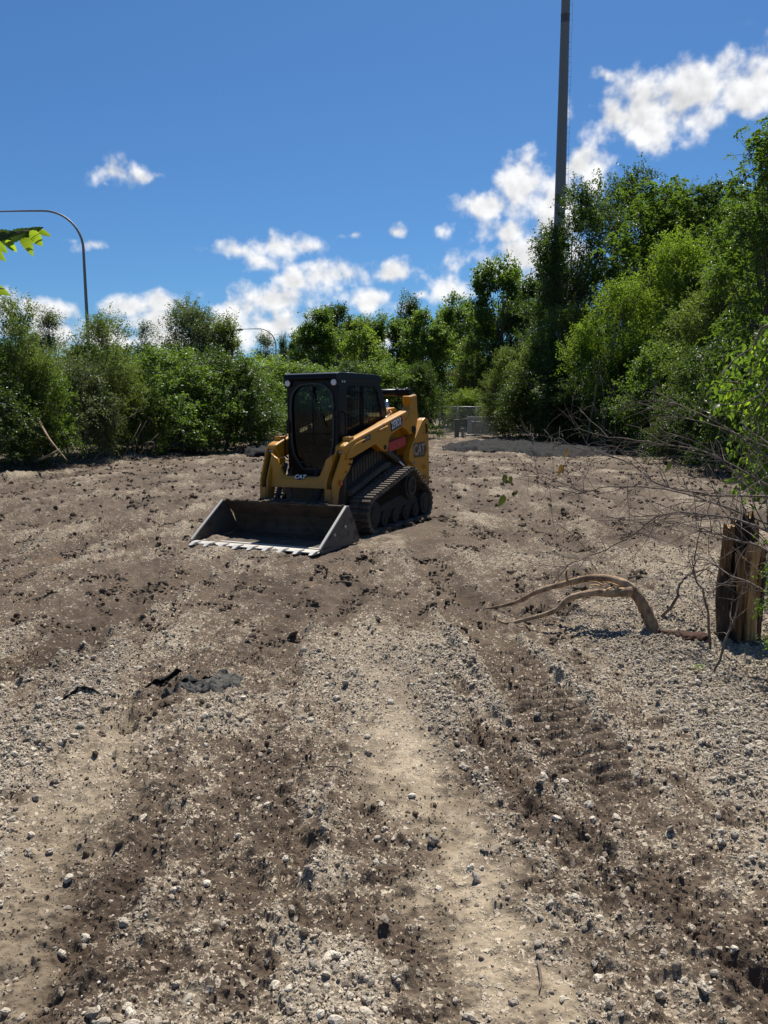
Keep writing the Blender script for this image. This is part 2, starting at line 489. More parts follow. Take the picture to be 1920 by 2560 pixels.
fine_rows = [1.15]
while fine_rows[-1] < 52: fine_rows.append(fine_rows[-1] + min(.0011 * fine_rows[-1] ** 2, .010 * fine_rows[-1]))
fine_rows = np.array(fine_rows)
ys = np.concatenate([[-600, -150, -50, -20, -8, -3, -1, 0, .5, .85], fine_rows, [58, 64, 74, 90, 130, 220, 450, 1200]])
us = np.linspace(-1, 1, 620)
ext = np.array([1.03, 1.1, 1.25, 1.6, 2.4, 4.0, 8.0])
us = np.concatenate([-ext[::-1], us, ext])
hw = .60 * np.maximum(ys, 1.15) + .45
hw = np.minimum(hw, 40)
X = us[None, :] * hw[:, None]
X[:, 0] = -1200; X[:, -1] = 1200; X[:, 1] = np.minimum(X[:, 1], -300); X[:, -2] = np.maximum(X[:, -2], 300)
Y = np.repeat(ys[:, None], len(us), 1)
xf, yf = X.ravel(), Y.ravel()
mk = masks(xf, yf)
lod = 1 - sstep(7, 20, yf)
lod = 1 - .75 * sstep(10, 34, yf)
zf = height(xf, yf, lod, mk)
zf = np.where((np.abs(xf) > 60) | (yf > 60), np.minimum(zf, .2), zf)
nr, nc = len(ys), len(us)
idx = np.arange(nr * nc).reshape(nr, nc)
Fq = np.stack([idx[:-1, :-1], idx[:-1, 1:], idx[1:, 1:], idx[1:, :-1]], -1).reshape(-1, 4)
gme = np_mesh('ground', np.stack([xf, yf, zf], 1), Fq, True)
attr(gme, 'gravel', mk[0]); attr(gme, 'path', mk[1]); attr(gme, 'tread', np.maximum(mk[2], .0))
attr(gme, 'patch', mk[6])
m, t, b = mat('soil_and_gravel')
pos = nn(t, 'ShaderNodeNewGeometry').outputs['Position']
wz = nn(t, 'ShaderNodeTexNoise', {'Vector': pos, 'Scale': 45.0, 'Detail': 2.0}).outputs['Color']
pos2 = nn(t, 'ShaderNodeVectorMath', {0: pos, 1: nn(t, 'ShaderNodeVectorMath', {0: nn(t, 'ShaderNodeVectorMath', {0: wz, 1: (.5, .5, .5)}, operation='SUBTRACT').outputs[0], 1: (.035, .035, .035)}, operation='MULTIPLY').outputs[0]}, operation='ADD').outputs[0]
A = lambda n: nn(t, 'ShaderNodeAttribute', attribute_name=n).outputs['Fac']
gv, pa, td, pt = A('gravel'), A('path'), A('tread'), A('patch')
nf = tnoise(t, pos, 14, 6, .65)
nf2 = tnoise(t, pos, 70, 5, .6)
vor = nn(t, 'ShaderNodeTexVoronoi', {'Vector': pos2, 'Scale': 44.0, 'Randomness': 1.0})
vor2 = nn(t, 'ShaderNodeTexVoronoi', {'Vector': pos2, 'Scale': 110.0, 'Randomness': 1.0})
v1 = nn(t, 'ShaderNodeSeparateColor', {0: vor.outputs['Color']}).outputs[0]
v2 = nn(t, 'ShaderNodeSeparateColor', {0: vor2.outputs['Color']}).outputs[0]
dark = cmix(t, nf, (.048, .034, .024), (.135, .098, .068))
dark = cmix(t, fmath(t, 'MULTIPLY', nf2, .6), dark, (.105, .076, .053))
tan = cmix(t, nf, (.30, .238, .160), (.52, .43, .305))
rust = mrange(t, tnoise(t, pos, 1.7, 4, .6), .60, .74)
dark = cmix(t, fmath(t, 'MULTIPLY', rust, .6), dark, (.17, .10, .05))
base = cmix(t, fmath(t, 'MULTIPLY', pa, mrange(t, nf, .2, .7, .55, 1.)), dark, tan)
mid = cmix(t, nf, (.14, .108, .076), (.35, .285, .205))
gz = fmath(t, 'ADD', gv, fmath(t, 'ADD', fmath(t, 'MULTIPLY', fmath(t, 'SUBTRACT', nf, .5), .9), fmath(t, 'MULTIPLY', fmath(t, 'SUBTRACT', nf2, .5), .9)))
base = cmix(t, mrange(t, gz, .28, .66), base, mid)
# small stones pressed into the soil
st1 = mrange(t, fmath(t, 'ADD', v1, fmath(t, 'MULTIPLY', gz, .62)), .92, 1.02)
st1 = fmath(t, 'MULTIPLY', st1, mrange(t, vor.outputs['Distance'], .42, .62, 1., 0.))
st2 = mrange(t, fmath(t, 'ADD', v2, fmath(t, 'MULTIPLY', gz, .66)), .90, 1.02)
st2 = fmath(t, 'MULTIPLY', st2, mrange(t, vor2.outputs['Distance'], .42, .62, 1., 0.))
stone = cmix(t, v2, (.24, .19, .135), (.56, .47, .36))
base = cmix(t, fmath(t, 'MULTIPLY', st2, .8), base, stone)
base = cmix(t, fmath(t, 'MULTIPLY', st1, .85), base, cmix(t, v1, (.20, .16, .115), (.52, .44, .335)))
# wet, fresh-turned soil stays darker
mpm = nn(t, 'ShaderNodeMapping', {0: pos}); mpm.inputs['Scale'].default_value = (1.0, .42, 1.0); mpm.inputs['Rotation'].default_value = (0, 0, .15)
moist = mrange(t, tnoise(t, mpm.outputs[0], .95, 8, .66), .46, .62)
base = cmix(t, fmath(t, 'MULTIPLY', moist, .62), base, cmix(t, 1.0, base, (.42, .38, .36), 'MULTIPLY'))
t.links.new(base, b.inputs['Base Color'])
b.inputs['Roughness'].default_value = .93
b.inputs['Specular IOR Level'].default_value = .2
hb = fmath(t, 'ADD', fmath(t, 'MULTIPLY', nf2, .5), fmath(t, 'ADD', fmath(t, 'MULTIPLY', st1, .8), fmath(t, 'MULTIPLY', st2, .4)))
hb = fmath(t, 'ADD', hb, fmath(t, 'MULTIPLY', nf, 1.0))
bump(t, b, hb, .9, .011)
ground = link('ground', gme, m)
tag(ground, 'churned brown soil and pale crushed gravel with track ruts', 'ground', kind='structure')

# ------------------------------------------------------------------ gravel and soil crumbs
def stonemat(name, c1, c2, dirt, rough=.85):
    m, t, b = mat(name)
    rnd = nn(t, 'ShaderNodeObjectInfo').outputs['Random']
    oc = nn(t, 'ShaderNodeTexCoord').outputs['Object']
    n = tnoise(t, oc, 3.0, 6, .65)
    c = cmix(t, rnd, c1, c2)
    c = cmix(t, mrange(t, fmath(t, 'ADD', n, fmath(t, 'MULTIPLY', fmath(t, 'FRACT', fmath(t, 'MULTIPLY', rnd, 7.3)), .28)), .55, .80, 0., .8), c, dirt)
    t.links.new(c, b.inputs['Base Color'])
    b.inputs['Roughness'].default_value = rough
    b.inputs['Specular IOR Level'].default_value = .25
    bump(t, b, n, .5, .15)
    return m
M['stone'] = stonemat('pale_limestone', (.38, .32, .245), (.80, .71, .575), (.17, .127, .088))
M['clod'] = stonemat('soil_clod', (.060, .043, .031), (.14, .102, .071), (.17, .13, .09), .95)
def scatter_object(name, pts, siz, rot, material, variants, squash, rough, subdiv=2):
    V = np.asarray(pts, np.float32)
    me = bpy.data.meshes.new(name)
    me.vertices.add(len(V)); me.vertices.foreach_set('co', V.ravel())
    me.update()
    attr(me, 'siz', siz, 'FLOAT_VECTOR'); attr(me, 'rot', rot, 'FLOAT_VECTOR')
    attr(me, 'vid', np.random.default_rng(5).integers(0, variants, len(V)), 'INT')
    o = link(name, me)
    ng = bpy.data.node_groups.new(name, 'GeometryNodeTree')
    ng.interface.new_socket('Geometry', in_out='INPUT', socket_type='NodeSocketGeometry')
    ng.interface.new_socket('Geometry', in_out='OUTPUT', socket_type='NodeSocketGeometry')
    N, Lk = ng.nodes, ng.links
    gi, go = N.new('NodeGroupInput'), N.new('NodeGroupOutput')
    join = N.new('GeometryNodeJoinGeometry')
    for k in range(variants):
        ico = N.new('GeometryNodeMeshIcoSphere'); ico.inputs['Radius'].default_value = 1; ico.inputs['Subdivisions'].default_value = subdiv
        sp = N.new('GeometryNodeSetPosition')
        p = N.new('GeometryNodeInputPosition')
        nz = N.new('ShaderNodeTexNoise'); nz.noise_dimensions = '4D'
        nz.inputs['W'].default_value = 3.7 * k + 1.3; nz.inputs['Scale'].default_value = 1.1; nz.inputs['Detail'].default_value = 2
        sub = N.new('ShaderNodeVectorMath'); sub.operation = 'SUBTRACT'; sub.inputs[1].default_value = (.5, .5, .5)
        Lk.new(p.outputs[0], nz.inputs['Vector']); Lk.new(nz.outputs['Color'], sub.inputs[0])
        mul = N.new('ShaderNodeVectorMath'); mul.operation = 'SCALE'; mul.inputs['Scale'].default_value = rough
        Lk.new(sub.outputs[0], mul.inputs[0])
        Lk.new(ico.outputs['Mesh'], sp.inputs['Geometry']); Lk.new(mul.outputs[0], sp.inputs['Offset'])
        tr = N.new('GeometryNodeTransform'); tr.inputs['Scale'].default_value = (1, .62 + .07 * k, squash + .05 * (k % 3))
        Lk.new(sp.outputs[0], tr.inputs['Geometry'])
        sm = N.new('GeometryNodeSetMaterial'); sm.inputs['Material'].default_value = material
        Lk.new(tr.outputs[0], sm.inputs['Geometry'])
        g2i = N.new('GeometryNodeGeometryToInstance')
        Lk.new(sm.outputs[0], g2i.inputs[0]); Lk.new(g2i.outputs[0], join.inputs[0])
    iop = N.new('GeometryNodeInstanceOnPoints')
    iop.inputs['Pick Instance'].default_value = True
    def na(nm, ty):
        n = N.new('GeometryNodeInputNamedAttribute'); n.data_type = ty; n.inputs['Name'].default_value = nm
        return n.outputs['Attribute']
    Lk.new(gi.outputs[0], iop.inputs['Points']); Lk.new(join.outputs[0], iop.inputs['Instance'])
    Lk.new(na('vid', 'INT'), iop.inputs['Instance Index'])
    Lk.new(na('rot', 'FLOAT_VECTOR'), iop.inputs['Rotation']); Lk.new(na('siz', 'FLOAT_VECTOR'), iop.inputs['Scale'])
    Lk.new(iop.outputs[0], go.inputs[0])
    md = o.modifiers.new('scatter', 'NODES'); md.node_group = ng
    return o
rngn = np.random.default_rng(11)
def spots(n, y0, y1, margin=.35):
    """random points over the wedge of ground between two depths, even per area"""
    y = np.sqrt(rngn.uniform(y0 * y0, y1 * y1, n))
    x = rngn.uniform(-1, 1, n) * (.53 * y + margin)
    return x, y
def keep_clear(x, y):
    k = (np.abs(x + .65) < 1.4) & (np.abs(y - 10.9) < 1.9)
    return ~k
def scat(n, y0, y1, smin, smax, power, probf):
    x, y = spots(n, y0, y1)
    mk_ = masks(x, y)
    p = probf(mk_, x, y)
    k = (rngn.uniform(0, 1, n) < p) & keep_clear(x, y)
    x, y = x[k], y[k]
    mk_ = tuple(a[k] for a in mk_)
    s = smin * (smax / smin) ** (rngn.uniform(0, 1, len(x)) ** power)
    z = height(x, y, 1 - sstep(7, 20, y), mk_)
    return x, y, z, s
gprob = lambda mk_, x, y: np.clip((mk_[0] - .40) * 2.0 + .5 * mk_[4] * .5, .02, 1) * (1 - .35 * mk_[1]) * (1 - .75 * mk_[2])
parts = [scat(230000, 1.2, 5.2, .0020, .0075, 1.2, gprob), scat(24000, 1.2, 5.2, .006, .020, 2.6, gprob),
         scat(130000, 5.2, 9.5, .0045, .013, 1.4, gprob), scat(60000, 9.5, 17, .006, .014, 1.6, gprob)]
x, y, z, s = [np.concatenate(a) for a in zip(*parts)]
sz = np.stack([s, s, s], 1) * rngn.uniform(.8, 1.2, (len(s), 3))
rot = np.stack([rngn.normal(0, .45, len(s)), rngn.normal(0, .45, len(s)), rngn.uniform(0, 6.28, len(s))], 1)
go_ = scatter_object('gravel', np.stack([x, y, z + s * .16], 1), sz, rot, M['stone'], 6, .55, .85)
tag(go_, 'pale crushed limestone gravel strewn over the soil', 'gravel', kind='stuff')
cprob = lambda mk_, x, y: np.clip((.62 - mk_[0]) * 1.3 + .35 * mk_[4], .0, 1) * (1 - mk_[1]) * (1 - .6 * mk_[2])
clump = lambda mk_, x, y: cprob(mk_, x, y) * sstep(.05, .55, fbm(x * 2.6, y * 1.8, 3, 131))
parts = [scat(90000, 1.2, 5.2, .0018, .006, 1.4, cprob), scat(16000, 1.2, 6.0, .005, .018, 2.2, clump),
         scat(80000, 5.2, 12, .006, .028, 2.0, clump), scat(50000, 12, 28, .014, .055, 2.0, clump)]
x, y, z, s = [np.concatenate(a) for a in zip(*parts)]
sz = np.stack([s, s, s], 1) * rngn.uniform(.75, 1.25, (len(s), 3))
rot = np.stack([rngn.normal(0, .5, len(s)), rngn.normal(0, .5, len(s)), rngn.uniform(0, 6.28, len(s))], 1)
co_ = scatter_object('soil_crumbs', np.stack([x, y, z + s * .15], 1), sz, rot, M['clod'], 5, .7, 1.25)
tag(co_, 'dark crumbs and clods of turned soil along the ruts', 'soil', kind='stuff')

def rock_mesh(name, seed, squash, rough, sub=2):
    rg = random.Random(seed)
    bm = bmesh.new()
    bmesh.ops.create_icosphere(bm, subdivisions=sub, radius=1)
    from mathutils import noise as mn
    off = Vector((rg.uniform(-50, 50),) * 3)
    for v in bm.verts:
        n = v.co.normalized()
        v.co = n * (1 + rough * mn.noise(n * 1.1 + off) + rough * .45 * mn.noise(n * 2.7 + off))
        v.co.z *= squash
        v.co.y *= .8
    me = bpy.data.meshes.new(name)
    bm.to_mesh(me); bm.free()
    me.update()
    return me
rocks = [rock_mesh('stone', i, .6, .55) for i in range(6)]
for r_ in rocks: r_.materials.append(M['stone'])
clods = [rock_mesh('clod', 20 + i, .75, .95, 3) for i in range(4)]
for r_ in clods: r_.materials.append(M['clod'])
rg = random.Random(3)
x, y, z, s = scat(2600, 1.75, 4.4, .010, .023, 2.4, lambda m_, x, y: .25 + .75 * gprob(m_, x, y))
order = np.argsort(-(s / y))[:280]
for i in order:
    o = link('stone', rocks[rg.randrange(6)], None, ground)
    o.location = (x[i], y[i], z[i] + s[i] * .25)
    o.rotation_euler = (rg.gauss(0, .4), rg.gauss(0, .4), rg.uniform(0, 6.3))
    o.scale = (s[i],) * 3
x, y, z, s = scat(9000, 3.6, 12, .018, .05, 2.4, clump)
order = np.argsort(-(s / y))[20:90]
for i in order:
    o = link('clod', clods[rg.randrange(4)], None, ground)
    o.location = (x[i], y[i], z[i] + s[i] * .1)
    o.rotation_euler = (rg.gauss(0, .4), rg.gauss(0, .4), rg.uniform(0, 6.3))
    o.scale = (s[i] * rg.uniform(.8, 1.5), s[i], s[i] * rg.uniform(.55, .9))

# ------------------------------------------------------------------ trees
def unit(v): return v / np.maximum(np.linalg.norm(v, axis=-1, keepdims=True), 1e-9)
PROF = {'round': lambda t: np.sqrt(np.clip(1 - (2 * t - 1) ** 2, .0, 1)) ** .8,
        'dome': lambda t: np.sqrt(np.clip(1 - t ** 2.4, .02, 1)) * (.82 + .18 * sstep(0, .25, t)),
        'spire': lambda t: np.clip(1 - t, .03, 1) ** .75 * (.55 + .45 * sstep(0, .2, t)),
        'vase': lambda t: (.45 + .55 * sstep(0, .6, t)) * np.sqrt(np.clip(1 - np.clip((t - .6) / .4, 0, 1) ** 2, .03, 1))}
def tube_np(P0, P1, r0, r1, bend, n=5, k=4):
    """many bent tubes at once -> verts, quads"""
    m = len(P0)
    ts = np.linspace(0, 1, k + 1)
    C_ = P0[:, None] * (1 - ts)[None, :, None] + P1[:, None] * ts[None, :, None] + bend[:, None] * (4 * ts * (1 - ts))[None, :, None]
    T = unit(np.gradient(C_, axis=1))
    ref = np.where(np.abs(T[..., 2:3]) > .9, np.array([1., 0, 0]), np.array([0, 0, 1.]))
    A_ = unit(np.cross(T, ref)); B_ = np.cross(T, A_)
    rr = r0[:, None] * (1 - ts) + r1[:, None] * ts
    an = np.arange(n) * 2 * np.pi / n
    V = C_[:, :, None] + (A_[:, :, None] * np.cos(an)[None, None, :, None] + B_[:, :, None] * np.sin(an)[None, None, :, None]) * rr[:, :, None, None]
    i = np.arange(m * (k + 1) * n).reshape(m, k + 1, n)
    F = np.stack([i[:, :-1], np.roll(i[:, :-1], -1, 2), np.roll(i[:, 1:], -1, 2), i[:, 1:]], -1).reshape(-1, 4)
    return V.reshape(-1, 3), F
def make_tree(seed, H, Rr, z0, nclump, nshoot, nleaf, L, leaf, shape='round', up=.5, droop=.25, cr=.3, stems=1, flat=.35, aspect=.5, pinnate=False, edge=.55):
    rg = np.random.default_rng(seed)
    t_ = rg.uniform(0, 1, nclump) ** .85
    lob = 1 + .22 * np.sin(np.arange(nclump) * 2.4 + seed)
    th = rg.uniform(0, 2 * np.pi, nclump)
    rad = Rr * PROF[shape](t_) * (edge + (1 - edge) * rg.uniform(0, 1, nclump)) * lob * .85
    C_ = np.stack([rad * np.cos(th), rad * np.sin(th), z0 + t_ * (H - z0) * rg.uniform(.92, 1.04, nclump)], 1)
    rc = cr * Rr * rg.uniform(.6, 1.35, nclump)
    # leaves along shoots
    n = nclump * nshoot
    ci = np.repeat(np.arange(nclump), nshoot)
    rd = unit(rg.normal(size=(n, 3)))
    st = C_[ci] + rd * (rc[ci] * rg.uniform(.2, 1.0, n) ** .6)[:, None] * np.array([1, 1, .8])
    outw = unit((C_[ci] - np.array([0, 0, z0 + .35 * (H - z0)])) + 1e-3)
    sd = unit(outw * .55 + rd * .6 + np.array([0, 0, up]) + rg.normal(size=(n, 3)) * .3)
    ln = L * rg.uniform(.45, 1.25, n)
    s = np.tile((np.arange(nleaf) + .6) / nleaf, n)
    si = np.repeat(np.arange(n), nleaf)
    N = n * nleaf
    P_ = st[si] + sd[si] * (ln[si] * s)[:, None]
    P_[:, 2] -= droop * ln[si] * s * s
    side = unit(np.cross(sd, np.array([0, 0, 1.]) + rg.normal(size=(n, 3)) * .3))
    sg = np.where(np.tile(np.arange(nleaf), n) % 2 == 0, 1., -1.)
    d = unit(sd[si] * .45 + side[si] * sg[:, None] * (.95 if pinnate else .7) + rg.normal(size=(N, 3)) * (.12 if pinnate else .45) - np.array([0, 0, .25]))
    nrm = unit(np.array([0, 0, flat + .3]) + outw[ci][si] * .25 + rg.normal(size=(N, 3)) * (.3 if pinnate else .6))
    w = unit(np.cross(nrm, d))
    nrm = np.cross(d, w)
    sz = leaf * rg.uniform(.6, 1.25, N)
    P_ = P_ + rg.normal(size=(N, 3)) * leaf * (.1 if pinnate else .5)
    hwid = (sz * aspect * .5)[:, None]
    b0 = P_
    tip = P_ + d * sz[:, None] - nrm * (sz * .12)[:, None]
    mid_ = P_ + d * (sz * .45)[:, None] + nrm * (sz * .08)[:, None]
    V = np.stack([b0, mid_ + w * hwid, tip, mid_ - w * hwid], 1).reshape(-1, 3)
    i = np.arange(N) * 4
    F = np.concatenate([np.stack([i, i + 1, i + 2], 1), np.stack([i, i + 2, i + 3], 1)])
    me = np_mesh('crown', V, F)
    cv = rg.uniform(0, 1, nclump)
    lv = np.clip(.45 * cv[ci][si] + .55 * rg.uniform(0, 1, N), 0, 1)
    attr(me, 'lv', np.repeat(lv, 4))
    # wood
    ang = rg.uniform(0, 2 * np.pi, stems)
    base = np.stack([np.cos(ang), np.sin(ang), np.zeros(stems)], 1) * (.0 if stems == 1 else .10 * Rr)
    topz = z0 + (H - z0) * (.8 if stems == 1 else .6)
    top = base * (1 if stems == 1 else 3.2) + np.stack([rg.normal(0, .05 * Rr, stems), rg.normal(0, .05 * Rr, stems), np.full(stems, topz)], 1)
    tr = (.011 * H + .02) if stems == 1 else (.007 * H + .012)
    V1, F1 = tube_np(base - np.array([0, 0, .3]), top, np.full(stems, tr * 1.25), np.full(stems, tr * .25), rg.normal(0, .04 * H * .5, (stems, 3)) * np.array([1, 1, 0]), 7, 7)
    k = rg.integers(0, stems, nclump)
    fr = np.clip((C_[:, 2] / topz) * rg.uniform(.35, .75, nclump), .1, .95)
    p0 = base[k] * (1 - fr)[:, None] + top[k] * fr[:, None]
    V2, F2 = tube_np(p0, C_, tr * (1.0 - .8 * fr) * .7, np.full(nclump, .006 + tr * .06), np.stack([rg.normal(0, .05, nclump), rg.normal(0, .05, nclump), -.06 * np.linalg.norm(C_ - p0, axis=1)], 1), 5, 5)
    # twigs reaching out of each clump
    kk = rg.integers(0, n, min(n, nclump * 5))
    V3, F3 = tube_np(C_[ci[kk]], st[kk] + sd[kk] * ln[kk, None] * .7 - np.array([0, 0, 1.]) * (droop * ln[kk] * .5)[:, None], np.full(len(kk), .004 + tr * .07), np.full(len(kk), .003), rg.normal(0, .03, (len(kk), 3)), 3, 3)
    Vw = np.concatenate([V1, V2, V3]); Fw = np.concatenate([F1, F2 + len(V1), F3 + len(V1) + len(V2)])
    tm = np_mesh('trunk', Vw, Fw, True)
    return me, tm
TV = {
 # dense multi-stemmed shrub, leaves to the ground
 'shrub': [make_tree(101 + i, 4.2, 2.3, .55, 52, 26, 18, .55, .105, 'dome', .25, .35, .25, 6, edge=.6, aspect=.62) for i in range(4)],
 # loose upright willow-like shrub
 'feather': [make_tree(201 + i, 6.0, 1.7, .4, 58, 25, 22, .8, .105, 'vase' if i % 2 else 'round', .9, .25, .30, 4, aspect=.42) for i in range(3)],
 # thin open tree
 'sparse': [make_tree(301 + i, 6.0, 1.5, 1.2, 34, 16, 14, .8, .10, 'spire', .8, .3, .2, 2, aspect=.4) for i in range(2)],
 # slim spire
 'spire': [make_tree(351, 6.0, 1.3, .3, 44, 24, 18, .6, .10, 'spire', .9, .2, .3, 2)],
 # tall cottonwood with big glinting leaves
 'cotton': [make_tree(401 + i, 12, 3.0, .6, 64, 26, 17, .95, .20, 'round', .7, .25, .26, 1, aspect=.8, edge=.6) for i in range(4)],
 # big dark crown
 'dark': [make_tree(501 + i, 13, 3.6, .6, 84, 26, 19, .9, .15, 'round', .45, .3, .23, 2, edge=.5, aspect=.62) for i in range(2)],
 # tree with long feathered leaves
 'pinnate': [make_tree(601 + i, 11, 3.0, .6, 64, 17, 26, .95, .19, 'round', .75, .75, .25, 1, aspect=.42, pinnate=True, edge=.5) for i in range(2)],
}
TNAME = {'shrub': ('shrub', 'shrub'), 'feather': ('willow_shrub', 'shrub'), 'sparse': ('open_tree', 'tree'), 'spire': ('slim_tree', 'tree'),
         'cotton': ('cottonwood_tree', 'tree'), 'dark': ('broad_tree', 'tree'), 'pinnate': ('feather_leaved_tree', 'tree')}
NOM = {'shrub': (4.6, 2.6), 'feather': (6.7, 2.0), 'sparse': (6.8, 1.8), 'spire': (6.6, 1.5), 'cotton': (12.8, 3.4), 'dark': (13.8, 4.0), 'pinnate': (12, 3.6)}
tree_rng = random.Random(77)
def tree(kind, px, Yd, top, label, leaf='leaf_mid', wid=1.0, var=None, group=None, bark='bark'):
    """a tree whose base stands at depth Yd; top = photo row its crown reaches"""
    vs = TV[kind]
    me, tm = vs[tree_rng.randrange(len(vs)) if var is None else var % len(vs)]
    base = at(px, 1100, Yd)
    Ht = at(px, top, Yd).z
    sc = Ht / NOM[kind][0]
    z = zg(base.x, Yd) - .05
    nm, cat = TNAME[kind]
    root = empty(nm, (base.x, Yd, z), tree_rng.uniform(0, 6.28))
    root.scale = (sc * wid, sc * wid, sc)
    tag(root, label, cat, group)
    for n_, m_, mt in (('crown', me, leaf), ('trunk', tm, bark)):
        if len(m_.materials) == 0: m_.materials.append(M[mt])
        o = link(n_, m_, None, root)
        o.material_slots[0].link = 'OBJECT'
        o.material_slots[0].material = M[mt]
    return root
